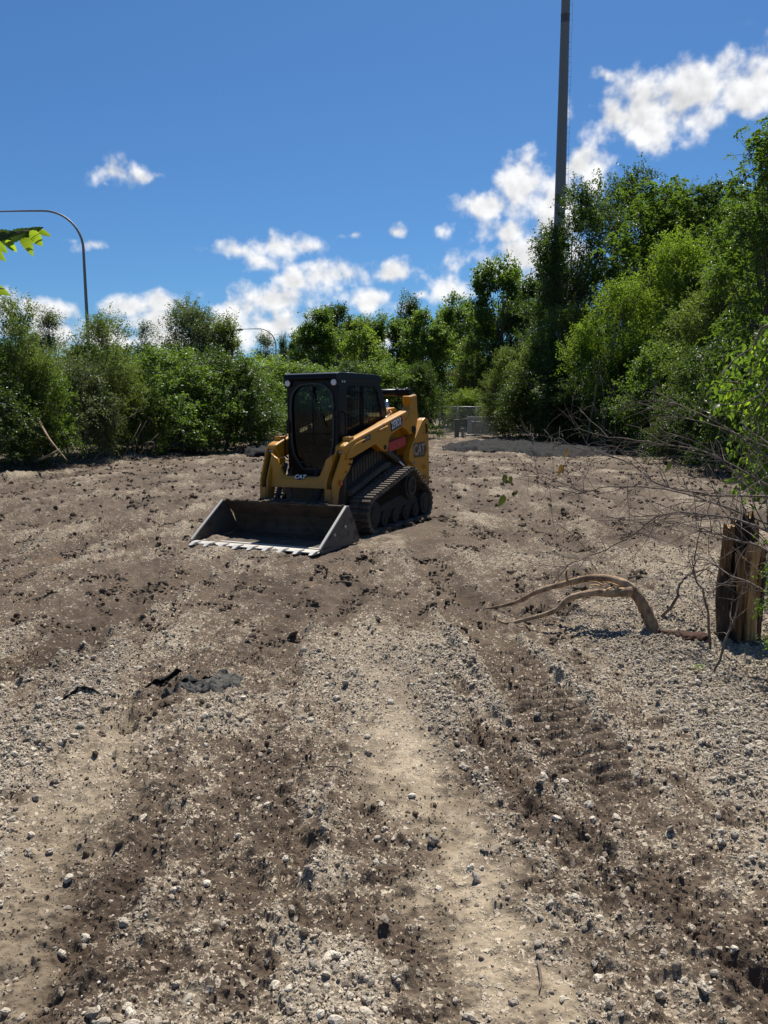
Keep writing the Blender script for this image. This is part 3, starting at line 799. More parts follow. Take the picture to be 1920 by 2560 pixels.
T = [
 # left hedge, front to back
 ('feather', 40, 21.5, 735, 'tall yellow-green willowy shrub at the left edge of the photo', 'leaf_olive', .85),
 ('shrub', -60, 20.0, 880, 'dark round shrub cut by the left edge, foot of the left hedge', 'leaf_dark', 1.0),
 ('shrub', 95, 22.2, 905, 'dull green shrub below the tall willowy shrub at left edge', 'leaf_mid', .8),
 ('shrub', 190, 24.0, 890, 'grey-green silvery shrub with arching stems near the cut poles', 'leaf_grey', .85),
 ('feather', 262, 26.0, 775, 'willowy shrub standing in front of the left lamp post', 'leaf_olive', .95),
 ('shrub', 330, 27.5, 925, 'olive shrub right of the leaning cut poles', 'leaf_olive', .85),
 ('shrub', 430, 29.5, 868, 'broad dense green shrub with black shade under it, left of centre', 'leaf_mid', 1.25),
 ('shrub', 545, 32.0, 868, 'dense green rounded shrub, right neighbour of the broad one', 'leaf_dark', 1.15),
 ('shrub', 640, 35.0, 925, 'light green shrub just left of the loader cab', 'leaf_mid', 1.0),
 ('sparse', 140, 33.0, 760, 'thin grey open tree between the two tall willowy shrubs', 'leaf_grey', 1.3),
 ('sparse', 372, 37.0, 795, 'thin leaning dark top rising right of the lamp post', 'leaf_dark', .9),
 ('feather', 480, 37.0, 752, 'pale feathery tree, tallest of the left hedge, against white cloud', 'leaf_grey', 1.05),
 ('spire', 572, 36.0, 770, 'slim pointed tree with olive leaves left of the far lamp', 'leaf_olive', 1.1),
 ('sparse', 668, 50.0, 822, 'grey thin tree beside the far small lamp post', 'leaf_grey', 1.2),
 ('spire', 712, 75.0, 832, 'small dark pointed evergreen on the skyline behind the hedge', 'leaf_dark', .55),
 ('cotton', 748, 78.0, 836, 'small round-headed tree on the skyline left of centre', 'leaf_dark', .75),
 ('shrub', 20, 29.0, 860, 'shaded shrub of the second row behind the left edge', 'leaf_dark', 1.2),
 ('shrub', 250, 34.0, 880, 'bright-topped shrub of the second row behind the lamp-side willow', 'leaf_mid', 1.3),
 ('shrub', 470, 41.0, 868, 'second-row shrub filling the gap behind the broad dense shrub', 'leaf_lime', 1.3),
 ('shrub', 640, 44.0, 885, 'flat-topped bright green shrub behind the far lamp post foot', 'leaf_lime', 1.5),
 ('shrub', 730, 43.0, 900, 'flat-topped green shrub directly behind the left of the cab roof', 'leaf_mid', 1.4),
 # middle, behind the loader
 ('shrub', 800, 45.0, 915, 'leafy green shrub above the cab roof', 'leaf_mid', 1.3),
 ('shrub', 900, 46.0, 900, 'green shrub behind the right side of the cab roof', 'leaf_dark', 1.3),
 ('shrub', 955, 46.0, 888, 'green shrub behind the loader arm', 'leaf_mid', 1.2),
 ('shrub', 1052, 45.0, 905, 'dark shrub left of the gate', 'leaf_dark', .70),
 ('cotton', 800, 60.0, 765, 'leftmost cottonwood of the middle group, pale trunk showing', 'leaf_mid', .95),
 ('cotton', 848, 66.0, 752, 'dark leaning cottonwood behind the leftmost one', 'leaf_dark', .8),
 ('cotton', 905, 58.0, 790, 'bright yellow-green poplar in the middle, left half', 'leaf_lime', .95),
 ('cotton', 960, 62.0, 785, 'shorter green poplar right of the bright yellow-green one', 'leaf_mid', 1.0),
 ('spire', 1022, 72.0, 718, 'slim dark column of a tree left of the tall middle cottonwood', 'leaf_dark', .9),
 ('cotton', 1060, 60.0, 765, 'broad green cottonwood in the middle, above the loader arm', 'leaf_mid', 1.05),
 ('cotton', 1145, 76.0, 735, 'round green cottonwood left of the tallest middle one', 'leaf_mid', 1.0),
 ('cotton', 1240, 68.0, 643, 'tallest cottonwood of the middle group with a rounded head', 'leaf_mid', .85),
 ('cotton', 1325, 64.0, 690, 'cottonwood shoulder right of the tallest middle one', 'leaf_dark', .9),
 ('feather', 1200, 66.0, 830, 'olive willow mass above the gate', 'leaf_olive', 1.4),
 ('shrub', 1165, 60.0, 966, 'small sunlit lime bush behind the gate', 'leaf_lime', 1.0),
 ('feather', 1266, 47.5, 860, 'hanging olive-green willow just right of the gate', 'leaf_olive', 1.0),
 ('shrub', 1345, 49.0, 840, 'grey-green shrub behind the hanging willow', 'leaf_grey', .75),
 # right wood
 ('dark', 1432, 44.0, 458, 'big dark thorny tree in front of the tall steel pole', 'leaf_dark', .86),
 ('dark', 1400, 47.0, 640, 'dark rounded tree at the foot of the steel pole', 'leaf_dark', .95),
 ('dark', 1560, 48.0, 425, 'large dark-headed tree right of the steel pole', 'leaf_dark', .9),
 ('pinnate', 1630, 40.0, 410, 'tree with feathered leaves, left of the right-hand skyline tops', 'leaf_mid', .85),
 ('pinnate', 1735, 38.0, 415, 'tree with feathered leaves, middle of the right-hand skyline tops', 'leaf_dark', .85),
 ('pinnate', 1900, 20.5, 225, 'tallest nearest tree with drooping feathered leaves at the right edge', 'leaf_mid', .66),
 ('pinnate', 1835, 31.0, 440, 'dark feathered-leaf tree behind the tallest one at right', 'leaf_dark', .9),
 ('dark', 1880, 27.0, 430, 'dense shaded tree right behind the tallest feathered-leaf tree', 'leaf_mid', .8),
 ('feather', 1410, 41.0, 740, 'olive shrubby growth below the big dark thorny tree', 'leaf_olive', 1.15),
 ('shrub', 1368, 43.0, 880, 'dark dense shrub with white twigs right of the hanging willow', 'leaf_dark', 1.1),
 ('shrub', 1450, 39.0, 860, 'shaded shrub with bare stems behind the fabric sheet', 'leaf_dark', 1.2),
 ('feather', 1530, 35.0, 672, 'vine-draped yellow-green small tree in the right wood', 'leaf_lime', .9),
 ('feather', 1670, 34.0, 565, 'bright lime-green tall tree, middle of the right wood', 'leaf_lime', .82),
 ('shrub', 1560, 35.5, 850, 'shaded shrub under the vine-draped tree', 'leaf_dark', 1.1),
 ('shrub', 1660, 30.0, 850, 'mid-green shrub under the lime-green tall tree', 'leaf_mid', .95),
 ('feather', 1770, 27.0, 690, 'olive bushy tree right of the lime-green tall one', 'leaf_olive', 1.0),
 ('shrub', 1760, 24.0, 860, 'dark shrub behind the bare brush pile', 'leaf_dark', .9),
 ('shrub', 1880, 21.0, 800, 'dense dark shrub at the right edge above the brush', 'leaf_dark', .9),
 ('shrub', 2010, 16.5, 860, 'olive shrub leaning in from the right edge', 'leaf_olive', .8),
 ('dark', 1990, 33.0, 380, 'broad tree mostly cut by the right edge', 'leaf_dark', .8),
 ('dark', 1660, 54.0, 455, 'shadowy tree filling in behind the left feathered-leaf tree', 'leaf_dark', .9),
 ('dark', 1790, 50.0, 470, 'shadowy tree filling in behind the middle feathered-leaf tree', 'leaf_mid', .9),
 ('cotton', 1150, 80.0, 760, 'pale far tree seen in the gap left of the tallest cottonwood', 'leaf_mid', 1.3),
 ('cotton', 870, 80.0, 800, 'far tree closing the gap behind the bright poplar', 'leaf_mid', 1.4),
 ('shrub', 340, 45.0, 870, 'third-row shrub closing the gap right of the left lamp post', 'leaf_dark', 1.6),
]
for i, (kind, px, Yd, top, label, leaf, wid) in enumerate(T):
    tree(kind, px, Yd, top, label, leaf, wid, var=i, bark='bark_pale' if kind in ('cotton', 'feather') else 'bark')
# low bush just outside the right edge; the brush grows out of it and its shade falls into the corner
tree('shrub', 2165, 4.35, 1235, 'low leafy bush just beyond the right edge, at the root of the bare brush', 'leaf_mid', .8, var=1)

# thin pale stems standing in the dark under the right wood
rs = random.Random(8)
for i in range(16):
    px = rs.uniform(1450, 1720)
    Yd = rs.uniform(31, 36)
    p = at(px, 1100, Yd); p.z = zg(p.x, Yd) - .1
    h = rs.uniform(2.5, 5.0)
    mb = MB()
    a, bq = rs.uniform(-.6, .6), rs.uniform(-.3, .3)
    pts = [p + Vector((a * t * t + .08 * math.sin(t * 5 + i), bq * t, h * t)) for t in [k / 7 for k in range(8)]]
    mb.tube(pts, [.032 * (1 - .75 * k / 7) for k in range(8)], 6)
    for j in range(3):
        k = rs.randrange(3, 7); q = pts[k]
        e = q + Vector((rs.uniform(-.7, .7), rs.uniform(-.3, .3), rs.uniform(.5, 1.2)))
        mb.tube([q, q.lerp(e, .5) + Vector((0, 0, -.05)), e], [.013, .009, .004], 5)
    tag(mb.build('bare_sapling', M['bark_pale']), 'thin bare pale stem standing in the dark under the right wood', 'stem', 'bare stems under the right wood')

# ------------------------------------------------------------------ steel pole and lamp posts
def galv(name, c): return plain(name, c, .55, .0, .5, .12, 3)
M['pole'] = galv('galvanised_grey', (.155, .165, .165))
M['lamp'] = galv('lamp_grey', (.19, .20, .20))
bp = at(1384, 1060, 62.0)
root = empty('monopole', (bp.x, 62.0, 0))
tag(root, 'tall grey many-sided steel monopole rising above the right-hand trees', 'pole')
mb = MB()
PH = 46.0
prad = lambda z: .52 - .0062 * z
for z0_, z1_, e in ((-.5, 15.5, .0), (15.0, 31.0, -.0), (30.4, PH, .0)):
    k = 12
    mb.tube([(0, 0, z0_), (0, 0, z1_)], [prad(z0_) + (.015 if z0_ < 1 else 0), prad(z1_) + .0], k, smooth=False)
mb.build('shaft', M['pole'], root)
for zz in (15.5, 31.0):
    MB().tube([(0, 0, zz - .03), (0, 0, zz + .03)], prad(zz) + .02, 12, smooth=False).build('sleeve_joint', M['pole'], root)
cb = MB()
cb.tube([(.66 - .0062 * z + .03 * math.sin(z * 1.7), -.18, z) for z in np.linspace(.2, 45, 60)], .008, 5)
cb.build('safety_cable', M['lamp'], root)
peg = MB().tube([(0, 0, 0), (.16, -.03, 0), (.17, -.03, .03)], .011, 5).mesh('step_peg'); peg.materials.append(M['lamp'])
for i in range(86):
    z = 3.0 + i * .5
    o = link('step_peg', peg, None, root)
    sgn = -1 if i % 2 else 1
    o.location = (prad(z) * .86, -.20 + .10 * sgn, z)
    o.rotation_euler = (0, 0, -.25)
for z in np.arange(9, 45, 6.0):
    MB().tube([(prad(z) * .9, -.18, z), (.66 - .0062 * z, -.18, z)], .016, 5).build('cable_bracket', M['lamp'], root)

def lamp_post(px, Yd, top_py, arm_px, label, rad):
    b_ = at(px, 1060, Yd); tz = at(px, top_py, Yd).z
    arm = (px - arm_px) / FPX * Yd
    root = empty('street_lamp', (b_.x, Yd, 0))
    tag(root, label, 'street lamp', 'davit lamp posts beyond the hedge')
    rc = 2.0
    pts, rr = [(0, 0, -.3)], [rad * 1.35]
    for k in range(7):
        z = (tz - rc) * (k + 1) / 7
        pts.append((-.004 * z, 0, z)); rr.append(rad * (1.35 - .6 * (k + 1) / 7))
    cx = pts[-1][0]
    for k in range(1, 13):
        a = math.pi / 2 * k / 12
        pts.append((cx - rc * 1.05 * (1 - math.cos(a)), 0, tz - rc + rc * math.sin(a))); rr.append(rad * (.75 - .2 * k / 12))
    ex = pts[-1][0]
    for k in range(1, 6):
        pts.append((ex + (-arm - ex) * k / 5, 0, tz - .05 * (k / 5) ** 2)); rr.append(rad * (.55 - .2 * k / 5))
    MB().tube(pts, rr, 12).build('post', M['lamp'], root)
    h = MB()
    h.tube([(-arm + .1, 0, tz - .06), (-arm - .1, 0, tz - .09), (-arm - .5, 0, tz - .13), (-arm - .72, 0, tz - .15)], [.07, .15, .17, .08], 12)
    hd = h.build('lamp_head', M['lamp'], root); hd.scale = (1, 1, 1)
    MB().tube([(-arm - .42, 0, tz - .32), (-arm - .42, 0, tz - .22)], [.12, .15], 12).build('lens', M['lens'], root)
    MB().tube([(0, 0, -.05), (0, 0, .05)], rad * 2.2, 8, smooth=False).build('base_plate', M['lamp'], root)
M['lens'] = plain('lamp_lens', (.55, .56, .55), .25)
lamp_post(232, 44.0, 527, 18, 'tall grey lamp post with a long curved arm behind the left hedge', .095)
lamp_post(694, 98.0, 822, 612, 'distant small lamp post with a curved arm above the hedge', .10)

# ------------------------------------------------------------------ gate, fence and utility cabinets
M['galv'] = plain('fence_wire', (.34, .36, .36), .5, .3)
M['cabinet'] = plain('cabinet_grey', (.17, .18, .165), .6, 0, .4, .1)
M['cabinet2'] = plain('cabinet_pale', (.27, .28, .27), .6, 0, .4, .1)
FY = 48.5
fx0, fx1 = at(1098, 1060, FY).x, at(1235, 1060, FY).x
gate = empty('chain_link_gate', (fx0, FY, 0))
tag(gate, 'galvanised chain-link gate and fence at the far end of the clearing', 'fence')
fw_ = fx1 - fx0
for xx in np.linspace(0, fw_, 4):
    p = MB(); p.tube([(xx, 0, -.1), (xx, 0, 1.92)], .035, 8); p.tube([(xx, 0, 1.92), (xx, 0, 1.97)], [.045, .01], 8)
    p.build('post', M['galv'], gate)
for zz in (.12, 1.85):
    MB().tube([(0, -.01, zz), (fw_, -.01, zz)], .024, 6).build('rail', M['galv'], gate)
wr = MB(); sp = .11
nw = int((fw_ + 1.75) / sp)
for i in range(nw):
    x0_ = -1.75 + i * sp
    for sg in (1, -1):
        pa_ = (x0_, .12) if sg > 0 else (x0_ + 1.73, .12)
        pb_ = (x0_ + 1.73, 1.85) if sg > 0 else (x0_, 1.85)
        (ax, az), (bx, bz) = pa_, pb_
        t0, t1 = 0., 1.
        lo, hi = sorted((ax, bx))
        def cl(v): return max(0., min(fw_, v))
        ca, cb_ = cl(ax), cl(bx)
        if abs(ca - cb_) < .02: continue
        za = az + (bz - az) * (ca - ax) / (bx - ax); zb = az + (bz - az) * (cb_ - ax) / (bx - ax)
        wr.tube([(ca, .006 * sg, za), (cb_, .006 * sg, zb)], .0035, 3, cap=False)
tag(wr.build('wire_mesh', M['galv'], gate), kind='stuff')
def cabinet(px, Yd, w, d, h, label, mt, z0=0.):
    b_ = at(px, 1060, Yd)
    r_ = empty('utility_cabinet', (b_.x, Yd, zg(b_.x, Yd) + z0))
    tag(r_, label, 'cabinet', 'utility cabinets by the gate')
    MB().box(-w / 2, w / 2, -d / 2, d / 2, -.05, h).build('housing', M[mt], r_, .02)
    MB().box(-w / 2 + .04, w / 2 - .04, -d / 2 - .02, -d / 2 - .003, .08, h - .06).build('door', M[mt], r_, .008)
    MB().box(-w / 2 - .03, w / 2 + .03, -d / 2 - .05, d / 2 + .03, h + .002, h + .04).build('lid', M[mt], r_, .01)
    MB().tube([(w / 2 - .1, -d / 2 - .06, h * .5), (w / 2 - .1, -d / 2 - .06, h * .5 + .12)], .012, 6).build('handle', M['galv'], r_)
    return r_
cabinet(1142, 46.5, .26, .26, 1.02, 'tall narrow grey cabinet left of the short pedestal by the gate', 'cabinet')
cabinet(1157, 46.3, .16, .16, .55, 'short pale pedestal in front of the tall cabinet by the gate', 'cabinet2')
c3 = cabinet(1163, 46.9, .24, .16, .42, 'small box raised on a post beside the tall cabinet', 'cabinet', .62)
MB().tube([(0, 0, -.7), (0, 0, -.05)], .03, 6).build('post', M['galv'], c3)
cabinet(1206, 52.5, 2.0, .8, 1.15, 'wide pale equipment cabinet behind the chain-link gate', 'cabinet2')
cabinet(1190, 51.0, .6, .5, .9, 'grey equipment cabinet behind the chain-link gate, left of the wide one', 'cabinet')

# ------------------------------------------------------------------ ground fabric
def fabmat(name, c):
    m, t, b = mat(name)
    oc = nn(t, 'ShaderNodeTexCoord').outputs['Object']
    n1 = tnoise(t, oc, 1.6, 8, .65)
    t.links.new(cmix(t, mrange(t, n1, .5, .85, 0., .35), c, (.15, .125, .10)), b.inputs['Base Color'])
    b.inputs['Roughness'].default_value = .85
    b.inputs['Specular IOR Level'].default_value = .08
    bump(t, b, tnoise(t, oc, 5, 3, .5), .35, .03)
    return m
M['fabric'] = fabmat('geotextile', (.020, .020, .021))
M['fabric_dusty'] = fabmat('dusty_geotextile', (.085, .08, .072))
def sheet(name, outline, label, amp, seed, res=60, lift=.03, fold=(1.2, .35), soft=.25, m='fabric'):
    """cloth laid over the ground inside a (x,y) outline, wrinkled; edges tucked into the soil"""
    ox = np.array([p[0] for p in outline]); oy = np.array([p[1] for p in outline])
    gx, gy = np.meshgrid(np.linspace(ox.min(), ox.max(), res * 2), np.linspace(oy.min(), oy.max(), res))
    x, y = gx.ravel(), gy.ravel()
    inside = np.zeros(len(x), bool); dist = np.full(len(x), 9e9)
    n = len(outline)
    for i in range(n):
        ax, ay = outline[i]; bx, by = outline[(i + 1) % n]
        cnd = ((ay > y) != (by > y)) & (x < (bx - ax) * (y - ay) / (by - ay + 1e-12) + ax)
        inside ^= cnd
        L2 = (bx - ax) ** 2 + (by - ay) ** 2
        t_ = np.clip(((x - ax) * (bx - ax) + (y - ay) * (by - ay)) / L2, 0, 1)
        dist = np.minimum(dist, np.hypot(x - ax - t_ * (bx - ax), y - ay - t_ * (by - ay)))
    sd_ = np.where(inside, dist, -dist) + soft * .22 * fbm(x * 1.3, y * 1.3, 3, seed + 4)
    w = 1 - np.abs(fbm(x * fold[0], y * fold[1], 3, seed))
    w2 = 1 - np.abs(fbm(x * fold[0] * 2.3 + y, y * fold[1] * 3, 2, seed + 9))
    z = height(x, y, 1 - sstep(7, 20, y)) + lift + amp * (w ** 1.6) + amp * .3 * w2 ** 2
    z = np.where(sd_ < soft, z - (lift * 1.6 + amp * .8) * (1 - sstep(0, soft, sd_)), z)
    keep = (sd_ > -.02).reshape(gx.shape)
    id_ = np.arange(len(x)).reshape(gx.shape)
    kq = keep[:-1, :-1] & keep[1:, :-1] & keep[:-1, 1:] & keep[1:, 1:]
    F = np.stack([id_[:-1, :-1][kq], id_[:-1, 1:][kq], id_[1:, 1:][kq], id_[1:, :-1][kq]], 1)
    used = np.unique(F); rm = np.zeros(len(x), int); rm[used] = np.arange(len(used))
    me = np_mesh(name, np.stack([x, y, z], 1)[used], rm[F], True)
    o = link(name, me, M[m])
    sdm = o.modifiers.new('thickness', 'SOLIDIFY'); sdm.thickness = .004
    return tag(o, label, 'fabric')
q = lambda *pts: [(gp(a, b_).x, gp(a, b_).y) for a, b_ in pts]
sheet('ground_fabric', q((1090, 1122), (1180, 1103), (1290, 1105), (1420, 1112), (1545, 1122), (1560, 1135), (1450, 1142), (1340, 1141), (1240, 1131), (1130, 1128)),
      'large grey crumpled ground fabric sheet in front of the right wood', .16, 5, 120, .02, (.5, .6), .5)
sheet('ground_fabric', q((600, 1134), (625, 1122), (675, 1118), (720, 1120), (720, 1140), (660, 1143), (615, 1142)),
      'crumpled grey fabric piece on the ground left of the loader cab', .16, 15, 40, .08, (1.8, .8), .3)
sheet('ground_fabric', q((370, 1140), (430, 1131), (520, 1134), (470, 1140)),
      'flat dark fabric strip at the foot of the left hedge', .08, 25, 40, .03, (1.6, .6), .25)
sheet('fabric_scrap', q((395, 1735), (440, 1712), (520, 1690), (560, 1680), (615, 1695), (600, 1722), (540, 1738), (470, 1732)),
      'dusty grey fabric scrap pressed flat into the foreground gravel', .010, 35, 90, .006, (4, 6), .02, 'fabric_dusty')
def ribbon(pts, w, label, seed):
    """torn strip of fabric standing slightly on edge out of the soil"""
    rg_ = random.Random(seed)
    P_ = [Vector((gp(a, b_).x, gp(a, b_).y, 0)) for a, b_ in pts]
    n = 26
    vs = []
    for k in range(n + 1):
        f = k / n * (len(P_) - 1); i = min(int(f), len(P_) - 2)
        p = P_[i].lerp(P_[i + 1], f - i)
        z = zg(p.x, p.y)
        ww = w * math.sin(math.pi * (k + .35) / (n + .7)) * (.75 + .5 * rg_.random())
        cu = .5 + .5 * math.sin(k * .55 + seed)
        vs += [(p.x, p.y + .004, z - .012), (p.x + .004 * rg_.uniform(-1, 1), p.y - .010 - ww * .25 * cu, z + ww * .55), (p.x, p.y - ww * (.55 + .5 * cu), z + ww * (.75 - .35 * cu))]
    fs = []
    for k in range(n):
        a = 3 * k
        fs += [(a, a + 3, a + 4, a + 1), (a + 1, a + 4, a + 5, a + 2)]
    o = MB().add(vs, fs, 0, True).build('fabric_strip', M['fabric'])
    so2 = o.modifiers.new('thickness', 'SOLIDIFY'); so2.thickness = .003
    return tag(o, label, 'fabric')
ribbon([(345, 1728), (400, 1706), (440, 1694), (478, 1680)], .06, 'upper torn black fabric edge curling out of the foreground gravel', 1)
ribbon([(405, 1732), (470, 1712), (520, 1702), (560, 1690)], .05, 'lower torn black fabric edge above the dusty grey scrap', 2)
ribbon([(130, 1785), (200, 1762), (290, 1748)], .03, 'thin dark fabric edge in the soil left of the torn scrap', 3)

# ------------------------------------------------------------------ compact track loader
YEL = (.48, .212, .006)
M['yellow'] = worn('loader_yellow', YEL, (.12, .085, .05), .30, .42, 3.0, low=(.15, .62), film=.30)
M['black'] = worn('cab_black', (.004, .005, .007), (.04, .032, .025), .06, .42, 3.0, spec=.22, film=.08)
M['dark'] = worn('chassis_dark', (.008, .007, .006), (.034, .025, .018), .55, .8, 4.0, film=.4)  # base and mud both darkened to paint the rollers into shade
M['mudmetal'] = worn('muddy_chassis_panel', (.075, .055, .032), (.055, .041, .029), .5, .75, 4.0, film=.5)
M['rubber'] = worn('track_rubber', (.018, .016, .015), (.14, .105, .075), .66, .85, 9.0)
M['steel'] = worn('bucket_steel', (.10, .090, .078), (.055, .040, .028), .5, .6, 5.0, .25, film=.9)
M['bucket_in'] = worn('bucket_mud', (.085, .058, .038), (.045, .031, .021), .6, .8, 5.0, film=.5)
M['edge'] = worn('polished_edge', (.52, .50, .46), (.30, .25, .19), .25, .45, 9.0, .2)
M['chrome'] = plain('chrome_rod', (.6, .6, .6), .2, 1.0)
M['white'] = plain('decal_white', (.72, .72, .70), .5, 0, .4, .06)
M['badge'] = plain('decal_black', (.016, .015, .015), .45)
M['red'] = plain('decal_red', (.42, .035, .03), .5, 0, .4, .15)
M['hose'] = plain('hose', (.02, .02, .02), .5)
M['orange'] = plain('seat_orange', (.55, .13, .03), .7)
M['seat'] = plain('seat_black', (.02, .02, .022), .7)
M['lampglass'] = plain('headlight_lens', (.62, .63, .62), .2, 0, .6, .08)
m, t, b = mat('tinted_glass')
tp = nn(t, 'ShaderNodeBsdfTransparent', {0: (.40, .49, .47, 1)})
gl = nn(t, 'ShaderNodeBsdfGlossy', {0: (.8, .85, .9, 1), 1: .06})
df = nn(t, 'ShaderNodeBsdfDiffuse', {0: (.20, .19, .165, 1)})
oc = nn(t, 'ShaderNodeTexCoord').outputs['Object']
dust = mrange(t, tnoise(t, oc, 4, 8, .65), .42, .85, .0, .05)
fr = nn(t, 'ShaderNodeLayerWeight', {0: .5})
frf = fmath(t, 'ADD', fmath(t, 'MULTIPLY', fmath(t, 'POWER', fr.outputs['Facing'], 4.0), .6), .022)
m1 = nn(t, 'ShaderNodeMixShader', {0: frf, 1: tp.outputs[0], 2: gl.outputs[0]})
m2 = nn(t, 'ShaderNodeMixShader', {0: dust, 1: m1.outputs[0], 2: df.outputs[0]})
t.links.new(m2.outputs[0], [n for n in t.nodes if n.type == 'OUTPUT_MATERIAL'][0].inputs[0])
M['glass'] = m

LX, LY, LA = -.65, 10.964, R(244.286)
loader = empty('compact_track_loader', (LX, LY, -.012), LA)
loader.rotation_euler = (.008, 0, LA)
tag(loader, 'muddy yellow and black compact track loader with its toothed bucket lowered', 'loader')
def lerp(a, b_, t_): return a + (b_ - a) * t_
def loop_plate(outer, inner, to3, thick, nrm):
    """flat plate with a hole; outer and inner are equally long loops of 2D points"""
    n = len(outer)
    mb = MB()
    nv = Vector(nrm) * thick
    A_ = [Vector(to3(*p)) for p in outer]; B_ = [Vector(to3(*p)) for p in inner]
    vs = A_ + B_ + [v + nv for v in A_] + [v + nv for v in B_]
    fs = []
    for i in range(n):
        j = (i + 1) % n
        fs += [(i, j, n + j, n + i), (2 * n + i, 3 * n + i, 3 * n + j, 2 * n + j), (i, 2 * n + i, 2 * n + j, j), (n + i, n + j, 3 * n + j, 3 * n + i)]
    mb.add(vs, fs)
    return mb
def resample(pts, n):
    pts = [Vector((p[0], p[1])) for p in pts]
    L = [0]
    for i in range(len(pts)): L.append(L[-1] + (pts[(i + 1) % len(pts)] - pts[i]).length)
    out = []
    for k in range(n):
        s = L[-1] * k / n
        i = max(j for j in range(len(pts)) if L[j] <= s + 1e-9)
        t_ = (s - L[i]) / max(1e-9, L[i + 1] - L[i])
        out.append(tuple(pts[i].lerp(pts[(i + 1) % len(pts)], t_)))
    return out
def radial(loop, c, n):
    """points where n rays from c leave a closed loop"""
    out = []
    for k in range(n):
        a = 2 * math.pi * k / n
        d = Vector((math.cos(a), math.sin(a)))
        best = None
        for i in range(len(loop)):
            p, q_ = Vector(loop[i]) - Vector(c), Vector(loop[(i + 1) % len(loop)]) - Vector(c)
            e = q_ - p
            den = d.x * e.y - d.y * e.x
            if abs(den) < 1e-12: continue
            t_ = (p.x * e.y - p.y * e.x) / den
            u_ = (p.x * d.y - p.y * d.x) / den
            if t_ > 0 and -1e-6 <= u_ <= 1 + 1e-6 and (best is None or t_ > best): best = t_
        out.append((c[0] + d.x * best, c[1] + d.y * best))
    return out
def text_mesh(txt, size, depth=.003, bold=.012, shear=0.):
    cu = bpy.data.curves.new('lettering', 'FONT')
    cu.body = txt; cu.size = size; cu.extrude = depth; cu.offset = bold * size; cu.shear = shear
    cu.align_x = 'CENTER'; cu.align_y = 'CENTER'; cu.resolution_u = 3
    o = bpy.data.objects.new('lettering', cu)
    COL.objects.link(o)
    dg = bpy.context.evaluated_depsgraph_get()
    me = bpy.data.meshes.new_from_object(o.evaluated_get(dg))
    bpy.data.objects.remove(o)
    return me
def place_text(txt, size, mt, parent, loc, xdir, zdir, sx=1., bold=.012, name='lettering', shear=0.):
    me = text_mesh(txt, size, .002, bold, shear)
    me.materials.clear(); me.materials.append(M[mt])
    o = link(name, me, None, parent)
    x_, y_ = Vector(xdir).normalized(), Vector(zdir).normalized()
    z_ = x_.cross(y_).normalized()
    mtx = Matrix((x_ * sx, y_, z_)).transposed().to_4x4()
    mtx.translation = loc
    o.matrix_local = mtx
    return o

# --- tracks
circ = [((.47, .265), .265), ((-1.28, .245), .245), ((-.74, .555), .275)]
cp = []
for (c, r_) in circ:
    for k in range(72):
        a = 2 * math.pi * k / 72
        cp.append((c[0] + r_ * math.cos(a), c[1] + r_ * math.sin(a)))
cp.sort()
def half(pp):
    h = []
    for p in pp:
        while len(h) > 1 and (h[-1][0] - h[-2][0]) * (p[1] - h[-2][1]) - (h[-1][1] - h[-2][1]) * (p[0] - h[-2][0]) <= 0: h.pop()
        h.append(p)
    return h
hull = half(cp)[:-1] + half(cp[::-1])[:-1]
per = sum((Vector(hull[i]) - Vector(hull[i - 1])).length for i in range(len(hull)))
NP = int(per / .088)
belt = resample(hull, NP * 3)
rj = random.Random(4)
M['shademud'] = plain('shaded_mud', (.018, .013, .010), .95, 0, .1, .5, 16, .03)  # packed mud, with the shade around the rollers put into its near-black colour
